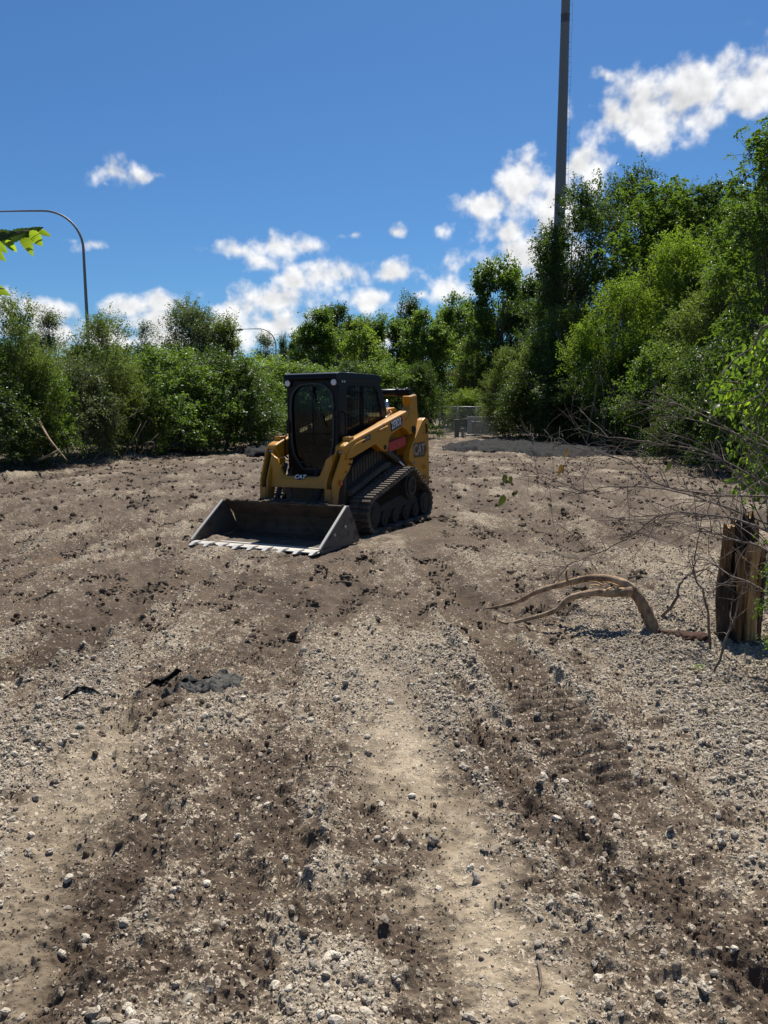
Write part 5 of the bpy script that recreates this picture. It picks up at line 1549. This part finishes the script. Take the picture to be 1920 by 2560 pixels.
# ------------------------------------------------------------------ split stump at the right
M['wood'] = barkmat('split_wood', (.22, .125, .055), (.56, .36, .18), 34, .05)
M['wood_pale'] = barkmat('pale_wood', (.34, .22, .10), (.60, .44, .25), 30, .3)
M['heart'] = barkmat('dark_heartwood', (.060, .032, .016), (.27, .15, .07), 34, .05)
M['stumpbark'] = barkmat('stump_bark', (.016, .012, .009), (.065, .047, .034), 30, .10)
sb = gp(1848, 1585)
stump = empty('split_stump', (sb.x, sb.y, zg(sb.x, sb.y)))
stump.scale = (.9, .9, 1)
tag(stump, 'shattered upright tree stump split into slabs of different heights, right edge', 'stump')
rs = random.Random(21)
def slab(poly, z1, mats, lean=(0, 0), rag=.03, name='stump_slab', z0=-.08, nz=22):
    """split wood slab: fluted faces, jagged torn top; mats=(side face, top)"""
    mb = MB()
    pl = []
    n0 = len(poly)
    for i in range(n0):
        a, b_ = Vector(poly[i]), Vector(poly[(i + 1) % n0])
        k = max(1, int((b_ - a).length / .010))
        pl += [a.lerp(b_, j / k) for j in range(k)]
    n = len(pl)
    ph = [rs.uniform(-1, 1) for _ in range(n)]
    tops = [rag * rs.uniform(-1, 1) * (1.6 if rs.random() < .25 else .6) for _ in range(n)]
    vs, fs = [], []
    c = sum(pl, Vector((0, 0))) / n
    sx_, sy_ = rs.uniform(0, 9), rs.uniform(0, 9)
    for iz in range(nz + 1):
        f = iz / nz
        wob_ = Vector((.010 * math.sin(f * 7 + sx_), .010 * math.sin(f * 6 + sy_)))
        for i, p in enumerate(pl):
            out = (p - c)
            g = 1 + .13 * ph[i] * (.6 + .6 * math.sin(f * 9 + i * .35 + sx_)) + .04 * rs.uniform(-1, 1) + .22 * (1 - f) ** 4 - .10 * max(0, f - .85) / .15
            z = z0 + (z1 + tops[i] - z0) * f
            vs.append((c.x + out.x * g + lean[0] * f + wob_.x, c.y + out.y * g + lean[1] * f + wob_.y, z))
    for iz in range(nz):
        for i in range(n):
            j = (i + 1) % n
            fs.append((iz * n + i, iz * n + j, (iz + 1) * n + j, (iz + 1) * n + i))
    mb.add(vs, fs, 0, False)
    tc_ = len(mb.v)
    top0 = nz * n
    cz = sum(vs[top0 + i][2] for i in range(n)) / n
    mb.v.append((c.x + lean[0], c.y + lean[1], cz - rag * .4))
    for i in range(n):
        mb.f.append((top0 + i, top0 + (i + 1) % n, tc_)); mb.m.append(1); mb.sm.append(False)
    return link(name, mb.mesh(name), [M[mats[0]], M[mats[1]]], stump)
slab([(-.18, -.03), (-.14, -.10), (-.10, -.12), (-.075, -.04), (-.12, .04), (-.165, .05)], .46, ('stumpbark', 'wood'), (-.006, 0), .07)
slab([(-.105, -.12), (-.055, -.15), (-.02, -.13), (-.03, -.02), (-.085, -.02)], .60, ('heart', 'wood'), (.004, 0), .06)
slab([(-.165, .01), (-.11, -.02), (-.07, .03), (-.09, .11), (-.15, .10)], .84, ('heart', 'wood_pale'), (.004, .02), .03)
slab([(-.085, .0), (-.035, -.01), (-.02, .09), (-.08, .11)], .88, ('stumpbark', 'wood_pale'), (.0, .02), .02)
slab([(-.018, -.14), (.035, -.155), (.06, -.13), (.055, -.02), (-.012, -.01)], .73, ('wood', 'wood_pale'), (.012, 0), .014)
slab([(.062, -.135), (.095, -.12), (.10, -.02), (.058, -.02)], .71, ('heart', 'wood'), (.008, 0), .03)
slab([(.098, -.12), (.14, -.08), (.155, .02), (.105, .0)], .69, ('stumpbark', 'stumpbark'), (.0, 0), .04)
slab([(.03, .02), (.08, .0), (.10, .06), (.08, .13), (.03, .14)], .91, ('stumpbark', 'wood_pale'), (.0, .02), .03)
slab([(.095, .02), (.145, .04), (.13, .12), (.085, .12)], .86, ('heart', 'stumpbark'), (.006, .02), .05)
slab([(-.02, -.03), (.03, .0), (.02, .06), (-.02, .06)], .55, ('stumpbark', 'heart'), (0, 0), .09)
for k in range(16):     # splinters and torn bark
    a = rs.uniform(2.6, 5.4)
    x_, y_ = .16 * math.cos(a), .14 * math.sin(a) - .01
    z_ = rs.uniform(.12, .66)
    L_ = rs.uniform(.06, .16); o_x = math.cos(a) * rs.uniform(.01, .05); o_y = math.sin(a) * rs.uniform(.01, .05)
    MB().add([(x_, y_, z_), (x_ + .012, y_ + .008, z_), (x_ + .006, y_ - .008, z_), (x_ + o_x, y_ + o_y, z_ + L_), (x_ + .006, y_, z_ - L_ * .6)],
             [(0, 1, 3), (1, 2, 3), (2, 0, 3), (1, 0, 4), (2, 1, 4), (0, 2, 4)]).build('splinter', M['wood' if k % 3 == 0 else 'stumpbark'], stump)
for k in range(14):     # soil heaped round the foot
    o = link('soil_lump', clods[k % 4], None, stump)
    a = rs.uniform(0, 6.28); s_ = rs.uniform(.03, .065)
    o.location = (.19 * math.cos(a), .17 * math.sin(a), .0); o.scale = (s_ * 1.4, s_, s_ * .6); o.rotation_euler = (0, 0, a)

# ------------------------------------------------------------------ bent branch on the gravel
M['peeled'] = barkmat('peeled_branch', (.13, .075, .042), (.46, .33, .21), 13, .6)
def smooth_path(pts, n=8):
    """Catmull-Rom through 3D points"""
    P_ = [Vector(p) for p in pts]
    P_ = [P_[0] * 2 - P_[1]] + P_ + [P_[-1] * 2 - P_[-2]]
    out = []
    for i in range(1, len(P_) - 2):
        a, b_, c, d = P_[i - 1:i + 3]
        for k in range(n):
            t_ = k / n
            out.append(.5 * ((2 * b_) + (c - a) * t_ + (2 * a - 5 * b_ + 4 * c - d) * t_ ** 2 + (3 * b_ - a - 3 * c + d) * t_ ** 3))
    out.append(P_[-2])
    return out
def taper(n, r0, r1, pw=1.): return [r0 + (r1 - r0) * (i / (n - 1)) ** pw for i in range(n)]
rt = random.Random(9)
br_ = empty('bent_branch', gp(1630, 1585))
tag(br_, 'thick torn branch bent like a knee, lying on pale gravel left of the stump', 'branch')
inv = lambda pts: [Vector(p) - br_.location for p in pts]
p1 = smooth_path(inv([at(1638, 1592, 5.58), at(1622, 1545, 5.60), at(1598, 1497, 5.62), at(1570, 1466, 5.66), at(1528, 1449, 5.74), at(1470, 1446, 5.84), at(1405, 1461, 5.95), at(1345, 1478, 6.05), at(1290, 1505, 6.15), at(1240, 1518, 6.24), at(1215, 1521, 6.28)]), 6)
MB().tube(p1, [.050] * 6 + taper(len(p1) - 6, .050, .008, .8), 12, jit=.08, rng=rt).build('main_stem', M['peeled'], br_)
p2 = smooth_path(inv([at(1580, 1478, 5.63), at(1530, 1483, 5.62), at(1480, 1482, 5.64), at(1425, 1495, 5.68), at(1390, 1525, 5.72), at(1330, 1545, 5.78), at(1270, 1558, 5.83), at(1244, 1551, 5.86)]), 6)
MB().tube(p2, taper(len(p2), .040, .009, .7), 12, jit=.12, rng=rt).build('side_stem', M['peeled'], br_)
for k in range(10):    # torn fibres at the bend
    q_ = at(1555 + rt.uniform(-70, 25), 1470 + rt.uniform(-8, 22), 5.62) - br_.location
    e = q_ + Vector((-rt.uniform(.05, .2), rt.uniform(-.03, .03), rt.uniform(-.05, .05)))
    MB().tube([q_, q_.lerp(e, .5) + Vector((0, 0, .01)), e], [.008, .006, .001], 5).build('torn_fibre', M['wood_pale'], br_)
MB().tube(inv([at(1420, 1460, 5.9), at(1415, 1438, 5.9), at(1417, 1425, 5.9)]), [.012, .009, .006], 7).build('twig_stub', M['peeled'], br_)

# ------------------------------------------------------------------ brush at the right
def twigs(name, main, r0, label, seed, nside=10, slen=.5, group=None, mt='twig', fork=.5, leaves=0):
    rg_ = random.Random(seed)
    o0 = Vector(main[0])
    pts = smooth_path(main, 5)
    mb = MB()
    L = len(pts)
    pts = [p + Vector((rg_.gauss(0, .004), rg_.gauss(0, .004), rg_.gauss(0, .004))) for p in pts]
    mb.tube([p - o0 for p in pts], taper(L, r0, max(.0012, r0 * .22)), 6, jit=.1, rng=rg_)
    tips = []
    def sub(p, d, ln, r_, depth):
        q_ = [p]
        dd = d.copy()
        for k in range(4):
            dd = (dd + Vector((rg_.gauss(0, .22), rg_.gauss(0, .22), rg_.gauss(0, .18)))).normalized()
            q_.append(q_[-1] + dd * ln / 4)
        mb.tube([x_ - o0 for x_ in q_], taper(5, r_, r_ * .35), 4, cap=False)
        tips.append(q_[-1])
        if depth > 0:
            for _ in range(rg_.choice((1, 2, 2))):
                i = rg_.randrange(1, 4)
                nd = (dd + Vector((rg_.gauss(0, .7), rg_.gauss(0, .6), rg_.gauss(0, .6)))).normalized()
                sub(q_[i], nd, ln * rg_.uniform(.4, .7), r_ * .6, depth - 1)
    for k in range(nside):
        i = rg_.randrange(int(L * .15), L - 1)
        d = (pts[min(i + 1, L - 1)] - pts[i]).normalized()
        nd = (d * .8 + Vector((rg_.gauss(0, .6), rg_.gauss(0, .5), rg_.gauss(0, .5)))).normalized()
        sub(pts[i], nd, slen * rg_.uniform(.4, 1.2), r0 * (1 - .7 * i / L) * .5 + .0009, 2 if rg_.random() < fork else 1)
    o = mb.build(name, M[mt]); o.location = o0
    tag(o, label, 'branch', group)
    return o, tips, pts
BR = [
 ([at(2080, 1420, 4.9), at(1920, 1328, 5.3), at(1790, 1290, 5.6), at(1660, 1288, 5.9), at(1560, 1352, 6.1), at(1450, 1400, 6.2), at(1390, 1424, 6.25)], .011, 'bare branch reaching left to end low above the bent branch', 16, .55),
 ([at(2090, 1360, 5.2), at(1920, 1310, 5.6), at(1800, 1262, 5.9), at(1660, 1222, 6.3), at(1520, 1218, 6.6), at(1440, 1232, 6.8), at(1330, 1205, 7.0)], .011, 'long arched bare branch with the farthest tip towards the loader', 16, .6),
 ([at(2080, 1260, 5.6), at(1920, 1243, 5.9), at(1780, 1236, 6.2), at(1650, 1212, 6.5), at(1560, 1150, 6.8), at(1440, 1118, 7.0), at(1395, 1095, 7.1), at(1382, 1130, 7.1)], .010, 'thin bare branch arching over the fabric sheet with a hooked tip', 14, .5),
 ([at(2100, 1330, 6.4), at(1900, 1200, 6.8), at(1760, 1130, 7.2), at(1620, 1105, 7.6), at(1500, 1088, 7.8), at(1437, 1070, 7.9)], .010, 'thin bare branch crossing the dark wood above the brush', 12, .55),
 ([at(2120, 1280, 7.0), at(1930, 1150, 7.4), at(1800, 1060, 7.8), at(1690, 1010, 8.2), at(1600, 1003, 8.4), at(1545, 1030, 8.5)], .011, 'pale bare branch with a forked tip against the dark undergrowth', 12, .55),
 ([at(2060, 1480, 4.6), at(1920, 1376, 4.9), at(1840, 1350, 5.1), at(1740, 1318, 5.4), at(1640, 1300, 5.6), at(1500, 1302, 5.8)], .009, 'bare branch crossing in front of the stump top', 14, .5),
 ([at(2080, 1180, 6.8), at(1900, 1110, 7.2), at(1780, 1062, 7.5), at(1680, 1042, 7.8), at(1640, 1052, 7.9)], .008, 'short pale bare branch below the leafy sprigs', 10, .45),
 ([at(2050, 1560, 4.3), at(1920, 1480, 4.6), at(1810, 1428, 4.9), at(1740, 1385, 5.2), at(1600, 1330, 5.5)], .007, 'slender bare branch curving across the stump side', 9, .4),
]
for i, (pts, r0, lab, ns, sl_) in enumerate(BR):
    twigs('bare_branch', pts, r0, lab, 40 + i, int(ns * 1.7), sl_ * 1.1, 'bare branches of the brush at right')
# stems standing in the gravel
twigs('upright_stick', [gp(1778, 1600) - Vector((0, 0, .05)), at(1765, 1510, 5.35), at(1735, 1430, 5.4), at(1741, 1370, 5.4), at(1760, 1272, 5.42)], .010, 'dark upright stick standing in gravel left of the stump', 61, 5, .35)
twigs('upright_stick', [gp(1775, 1703) - Vector((0, 0, .05)), at(1812, 1605, 4.6), at(1845, 1520, 4.65), at(1878, 1400, 4.7)], .009, 'leaning grey stick in front of the stump', 62, 4, .3)
twigs('curled_root', [gp(1655, 1545), at(1690, 1500, 5.9), at(1700, 1460, 5.95), at(1725, 1436, 6.0), at(1765, 1424, 6.0), at(1785, 1438, 6.0)], .014, 'dark curled root looping up beside the stump', 63, 3, .25)
# piece of reddish bark lying on the gravel
bp_ = gp(1705, 1592)
mb = MB()
vs = []
for i in range(13):
    for j in range(7):
        u_, v_ = i / 12, j / 6
        a = (v_ - .5) * 2.2
        w_ = .075 * (1 - .5 * abs(2 * u_ - 1) ** 3)
        vs.append((-.16 + .33 * u_, w_ * math.sin(a) + rs.uniform(-.004, .004), .012 + .055 * math.cos(a) + rs.uniform(-.004, .004)))
mb.add(vs, [(i * 7 + j, i * 7 + j + 1, (i + 1) * 7 + j + 1, (i + 1) * 7 + j) for i in range(12) for j in range(6)])
M['redbark'] = barkmat('red_bark', (.028, .013, .009), (.075, .032, .020), 24, .3)
o = mb.build('bark_slab', M['redbark']); o.location = (bp_.x, bp_.y, zg(bp_.x, bp_.y) - .02); o.rotation_euler = (0, .04, -.1)
sd_ = o.modifiers.new('thickness', 'SOLIDIFY'); sd_.thickness = .012
tag(o, 'reddish curved slab of bark lying on gravel by the stump foot', 'bark')
# roots and small sticks in the gravel
def stick(name, pts, r0, label, mt='twig', cat='stick', group=None, r1=.35):
    P_ = smooth_path(pts, 5); o0 = P_[0]
    mb = MB(); mb.tube([p - o0 for p in P_], taper(len(P_), r0, r0 * r1), 8, jit=.12, rng=rs)
    o = mb.build(name, M[mt]); o.location = o0
    return tag(o, label, cat, group)
def gz(px, py, h=.01):
    p = gp(px, py); p.z = zg(p.x, p.y) + h
    return p
stick('stick', [gz(1418, 1528), gz(1500, 1538), gz(1590, 1542)], .006, 'thin straight twig on gravel under the bent branch')
stick('stick', [gz(1345, 2395), gz(1352, 2440), gz(1348, 2470)], .005, 'short brown twig on the pale path at the bottom')
stick('stick', [gz(815, 1900), gz(850, 1915), gz(880, 1925)], .005, 'small twig among stones in the foreground middle')
stick('stick', [gz(1875, 1960), gz(1895, 1985), gz(1910, 2025)], .006, 'curved tan twig on the dark gravel at the right edge')
stick('fallen_pole', [at(95, 1050, 21), at(125, 1100, 20.4), at(168, 1152, 19.8)], .045, 'pale cut pole leaning at the foot of the left hedge', 'peeled', 'pole')
stick('fallen_pole', [gz(75, 1165, .05), at(115, 1142, 19.6), at(150, 1122, 19.6)], .04, 'darker cut pole crossing the pale leaning one', 'bark_pale', 'pole')
stick('cut_branch', [gz(350, 1140, .05), at(362, 1108, 26.0), at(385, 1108, 26.0), at(380, 1135, 26)], .03, 'curled cut branch at the foot of the left hedge', 'bark_pale', 'branch')
stick('cut_branch', [gz(325, 1142, .05), at(335, 1110, 26.4), at(320, 1080, 26.6)], .028, 'short upright cut stem beside the curled cut branch', 'bark_pale', 'branch')
stick('cut_branch', [at(300, 1050, 25.5), at(330, 1040, 25.6), at(355, 1020, 25.7)], .022, 'pale broken branch caught in the left hedge', 'bark_pale', 'branch')
rb = random.Random(5)
for k in range(26):
    px = rb.uniform(20, 470)
    pyb = 1178 - (px / 470) * 42 + rb.uniform(-6, 4)
    p = gz(px, pyb, .0)
    e = p + Vector((rb.uniform(-.9, .9), rb.uniform(-.2, .7), rb.uniform(.3, 1.5)))
    mb = MB(); mid_ = p.lerp(e, .5) + Vector((rb.gauss(0, .12), 0, rb.gauss(0, .1)))
    mb.tube([Vector((0, 0, -.05)), mid_ - p, e - p], [.02, .014, .006], 5)
    o = mb.build('brush_stick', M['bark_pale' if k % 2 else 'twig']); o.location = p
    tag(o, 'thin broken stick poking from the brush along the left hedge foot', 'stick', 'broken sticks along the left hedge foot')
for k in range(34):
    px = rb.uniform(1330, 1830)
    pyb = 1120 + max(0, (px - 1540)) * .27 + rb.uniform(-4, 4)
    p = gz(px, pyb, 0.)
    e = p + Vector((rb.uniform(-.9, .9), rb.uniform(0, .7), rb.uniform(.2, 1.4)))
    mid_ = p.lerp(e, .5) + Vector((rb.gauss(0, .14), 0, rb.gauss(0, .12)))
    mb = MB(); mb.tube([Vector((0, 0, -.05)), mid_ - p, e - p], [.017, .012, .004], 5)
    o = mb.build('brush_stick', M['bark_pale' if k % 2 else 'twig']); o.location = p
    tag(o, 'thin broken stick poking from the brush along the right wood edge', 'stick', 'broken sticks along the right wood edge')

# ------------------------------------------------------------------ near leaves
def leaf_mesh(name, Ln, Wd, serr=0, curl=.15, nseg=10, fold=.18):
    mb = MB(); vs = []; n = nseg
    for i in range(n + 1):
        t_ = i / n
        w_ = Wd * .5 * (math.sin(math.pi * t_ ** .75) ** .85) * (1 - .25 * t_)
        if i in (0, n): w_ = 0.0008
        w_ *= 1 + (serr if i % 2 else -serr * .6)
        z_ = -curl * Ln * t_ * t_
        vs += [(Ln * t_, -w_, z_ + fold * w_), (Ln * t_, 0, z_), (Ln * t_, w_, z_ + fold * w_)]
    fs = []
    for i in range(n):
        a = 3 * i
        fs += [(a, a + 3, a + 4, a + 1), (a + 1, a + 4, a + 5, a + 2)]
    mb.add(vs, fs, 0, True)
    me = mb.mesh(name)
    attr(me, 'lv', np.full(len(me.vertices), .5))
    return me
def orient(o, loc, d, nrm, sc):
    d = Vector(d).normalized(); nrm = Vector(nrm)
    y_ = nrm.cross(d).normalized(); z_ = d.cross(y_)
    mtx = Matrix((d, y_, z_)).transposed().to_4x4()
    o.matrix_local = Matrix.Translation(loc) @ mtx @ Matrix.Diagonal((sc, sc, sc, 1))
big = [leaf_mesh('leaf', 1, .52, .10, .25, 16), leaf_mesh('leaf', 1, .58, .0, .45, 8, .3), leaf_mesh('leaf', 1, .5, .0, .2, 8, .15)]
for m_ in big: m_.materials.append(M['leaf_near'])
def leaf(parent, loc, d, nrm, sc, kind=1, mt=None):
    o = link('leaf', big[kind], None, parent)
    if mt:
        o.material_slots[0].link = 'OBJECT'; o.material_slots[0].material = M[mt]
    orient(o, loc, d, nrm, sc)
    return o
# elm sapling just outside the left edge; one bough reaches into the picture
et = empty('elm_sapling', (-2.5, 3.1, 0))
tag(et, 'elm bough with toothed sunlit leaves reaching in at the upper left edge', 'tree')
O = et.location
MB().tube([(0, 0, -.1), (.05, .02, 1.2), (-.02, .05, 2.4), (.05, .0, 3.4)], [.05, .042, .03, .015], 10).build('trunk', M['bark'], et)
bough = smooth_path([Vector((0, .03, 2.0)), at(-110, 640, 3.05) - O, at(-40, 596, 3.0) - O, at(20, 585, 3.0) - O, at(70, 578, 3.0) - O, at(100, 582, 3.0) - O], 5)
MB().tube(bough, taper(len(bough), .009, .0012), 6).build('bough', M['twig'], et)
bough2 = smooth_path([Vector((0, .03, 1.9)), at(-90, 740, 3.05) - O, at(-30, 722, 3.0) - O, at(10, 722, 3.0) - O], 5)
MB().tube(bough2, taper(len(bough2), .012, .002), 6).build('bough', M['twig'], et)
re = random.Random(2)
# leaf base pixel -> tip pixel
for (a, b_, ln_, tz, mtn) in (((95, 576), (126, 588), 0, -.15, 'leaf_sun'), ((74, 577), (112, 618), 0, -.15, 'leaf_sun'), ((58, 580), (75, 630), 0, -.15, 'leaf_sun'),
        ((60, 592), (100, 563), 0, -.15, 'leaf_dark'), ((18, 604), (70, 566), 0, -.15, 'leaf_dark'), ((78, 588), (108, 572), 0, -.15, 'leaf_dark'), ((2, 580), (26, 620), 0, -.15, 'leaf_dark'), ((15, 600), (42, 632), 0, -.15, 'leaf_sun'),
        ((-20, 600), (22, 632), 0, -.15, 'leaf_sun'), ((-25, 600), (24, 574), 0, -.15, 'leaf_dark'), ((-30, 612), (6, 645), 0, -.15, 'leaf_sun'), ((-25, 715), (16, 732), 0, -.15, 'leaf_sun'), ((-60, 600), (-15, 640), 0, -.15, 'leaf_near')):
    p0, p1_ = at(a[0], a[1], 3.0 + re.uniform(-.04, .04)), at(b_[0], b_[1], 3.0 + re.uniform(-.05, .05))
    M.setdefault('leaf_sun', leafmat('leaf_sunlit', (.06, .12, .018), (.10, .17, .022), (.42, .60, .03), .62, .4))
    leaf(et, p0 - O, p1_ - p0, Vector((re.uniform(-.2, .2), -1 + tz, .5 + tz)), (p1_ - p0).length * 1.05, 0, mtn)
# leafy shrub rooted outside the right edge, its sprigs hang into the picture
sh_ = empty('dogwood_shrub', (4.9, 8.3, 0))
tag(sh_, 'nearest shrub with large glossy oval leaves hanging in from the right edge', 'shrub')
O = sh_.location
SPR = [((1935, 830), (1880, 870), (1835, 900), (1800, 945)), ((1960, 890), (1900, 900), (1870, 950), (1862, 1010)), ((1960, 960), (1905, 985), (1850, 1010), (1790, 1010)),
       ((1950, 1010), (1900, 1040), (1860, 1075), (1830, 1100)), ((1980, 1060), (1920, 1085), (1890, 1130), (1850, 1150)), ((1980, 1120), (1925, 1150), (1890, 1185), (1830, 1195)),
       ((1990, 1160), (1930, 1190), (1900, 1215), (1880, 1235)), ((1960, 790), (1925, 810), (1895, 830), (1880, 860)), ((1940, 960), (1870, 960), (1820, 955), (1780, 968)), ((1980, 1010), (1940, 1040), (1915, 1090), (1905, 1140)),
       ((1990, 900), (1930, 930), (1900, 980), (1890, 1020)), ((1980, 840), (1940, 850), (1915, 880), (1900, 920))]
SPR = SPR + [tuple((a + 45 - 12 * (i % 3), b_ + 18 * ((i % 3) - 1)) for a, b_ in sp_) for i, sp_ in enumerate(SPR)]
rl = random.Random(31)
for k, sp_ in enumerate(SPR):
    Yd = 8.2 + rl.uniform(-.5, .5)
    pts = [at(x_, y_, Yd + rl.uniform(-.1, .1)) - O for x_, y_ in sp_]
    stemtop = Vector((rl.uniform(-.25, .25), rl.uniform(-.3, .3), rl.uniform(.6, 1.3)))
    path = smooth_path([Vector((rl.uniform(-.1, .1), rl.uniform(-.1, .1), -.1)), stemtop] + pts, 5)
    MB().tube(path, taper(len(path), .02, .003), 6).build('stem', M['twig'], sh_)
    for j in range(12):
        u_ = .48 + .52 * j / 11
        i = min(len(path) - 2, int(u_ * (len(path) - 1)))
        p = path[i].lerp(path[i + 1], rl.random())
        d = Vector((rl.gauss(0, .7), rl.gauss(0, .7), rl.uniform(-1.3, -.1)))
        leaf(sh_, p, d, Vector((rl.gauss(0, .5), -.6 + rl.gauss(0, .4), .6)), rl.uniform(.075, .12), 1 + (j % 2), ('leaf_mid', 'leaf_near', 'leaf_near', 'leaf_sun')[rl.randrange(4)])
# the rest of its foliage, too dense to pick apart
rn = np.random.default_rng(6)
ctr = []
for sp_ in SPR:
    for (x_, y_) in sp_:
        for _ in range(34):
            ctr.append(at(x_ + 20 + rn.normal(0, 26), y_ + rn.normal(0, 24), 8.5 + rn.uniform(-.5, .9)) - O)
C0 = np.array(ctr); n_ = len(C0)
dd = unit(rn.normal(size=(n_, 3)) * np.array([.7, .7, .5]) - np.array([0, 0, .7]))
nm_ = unit(rn.normal(size=(n_, 3)) * .6 + np.array([0, -.5, .7]))
ww_ = unit(np.cross(nm_, dd)); nm_ = np.cross(dd, ww_)
ls_ = rn.uniform(.05, .10, n_)[:, None]
V_ = np.stack([C0, C0 + dd * ls_ * .3 + ww_ * ls_ * .24 + nm_ * ls_ * .06, C0 + dd * ls_ * .7 + ww_ * ls_ * .2 + nm_ * ls_ * .04, C0 + dd * ls_ - nm_ * ls_ * .15, C0 + dd * ls_ * .7 - ww_ * ls_ * .2 + nm_ * ls_ * .04, C0 + dd * ls_ * .3 - ww_ * ls_ * .24 + nm_ * ls_ * .06], 1).reshape(-1, 3)
i_ = np.arange(n_) * 6
F_ = np.concatenate([np.stack([i_, i_ + 1, i_ + 2, i_ + 3], 1), np.stack([i_, i_ + 3, i_ + 4, i_ + 5], 1)])
fm = np_mesh('foliage', V_, F_); attr(fm, 'lv', np.repeat(rn.uniform(0, 1, n_), 6))
tag(link('foliage', fm, M['leaf_mid'], sh_), kind='stuff')
# leaves still hanging from bare twig tips
M['leaf_hang'] = leafmat('leaf_hanging', (.022, .036, .010), (.045, .066, .014), (.06, .08, .012), .35)
def hang(px, py, Yd, ln_, label, mt, nx=0.3, top=None):
    p = at(px, py, Yd)
    o = link('hanging_leaf', big[1], None)
    o.material_slots[0].link = 'OBJECT'; o.material_slots[0].material = M[mt]
    d = Vector((rl.uniform(-.2, .2), rl.uniform(-.1, .1), -1))
    orient(o, p, d, Vector((nx, -1, .1)), ln_)
    return tag(o, label, 'leaf')
hang(1262, 1185, 6.9, .095, 'left upper green leaf hanging from the long arched twig', 'leaf_hang')
hang(1278, 1190, 6.9, .075, 'right upper green leaf hanging from the long arched twig', 'leaf_hang', -.5)
hang(1259, 1236, 6.9, .13, 'largest green leaf hanging lowest from the long arched twig', 'leaf_hang')
hang(1292, 1225, 6.9, .07, 'small narrow green leaf right of the lowest hanging leaf', 'leaf_hang', .9)
hang(1404, 1160, 7.0, .11, 'curled brown leaf hanging in front of the fabric sheet', 'leaf_dry')
hang(1418, 1120, 7.1, .10, 'narrow pale brown leaf hanging at the hooked twig', 'leaf_dry', .8)
hang(1674, 1155, 6.6, .10, 'single yellow-green leaf hanging in the brush', 'leaf_hang')
# fine twig carrying the four leaves
twigs('bare_branch', [at(1450, 1228, 6.85), at(1380, 1200, 6.9), at(1310, 1190, 6.9), at(1262, 1182, 6.9), at(1256, 1232, 6.9)], .004, 'finest twig tip carrying the four hanging green leaves', 75, 4, .25, 'bare branches of the brush at right')
# seedling in the gravel
sg_ = gp(1745, 1690)
se = empty('seedling', (sg_.x, sg_.y, zg(sg_.x, sg_.y)))
tag(se, 'tiny bright green seedling sprouting from the gravel at right', 'seedling')
MB().tube([(0, 0, -.02), (.003, 0, .03), (.0, .0, .045)], .002, 5).build('stem', M['leaf_near'], se)
for k in range(6):
    a = k * 1.05 + .3
    leaf(se, Vector((0, 0, .035 + .003 * k)), Vector((math.cos(a), math.sin(a), .25)), Vector((0, 0, 1)), rl.uniform(.035, .05), 1, 'leaf_sun')
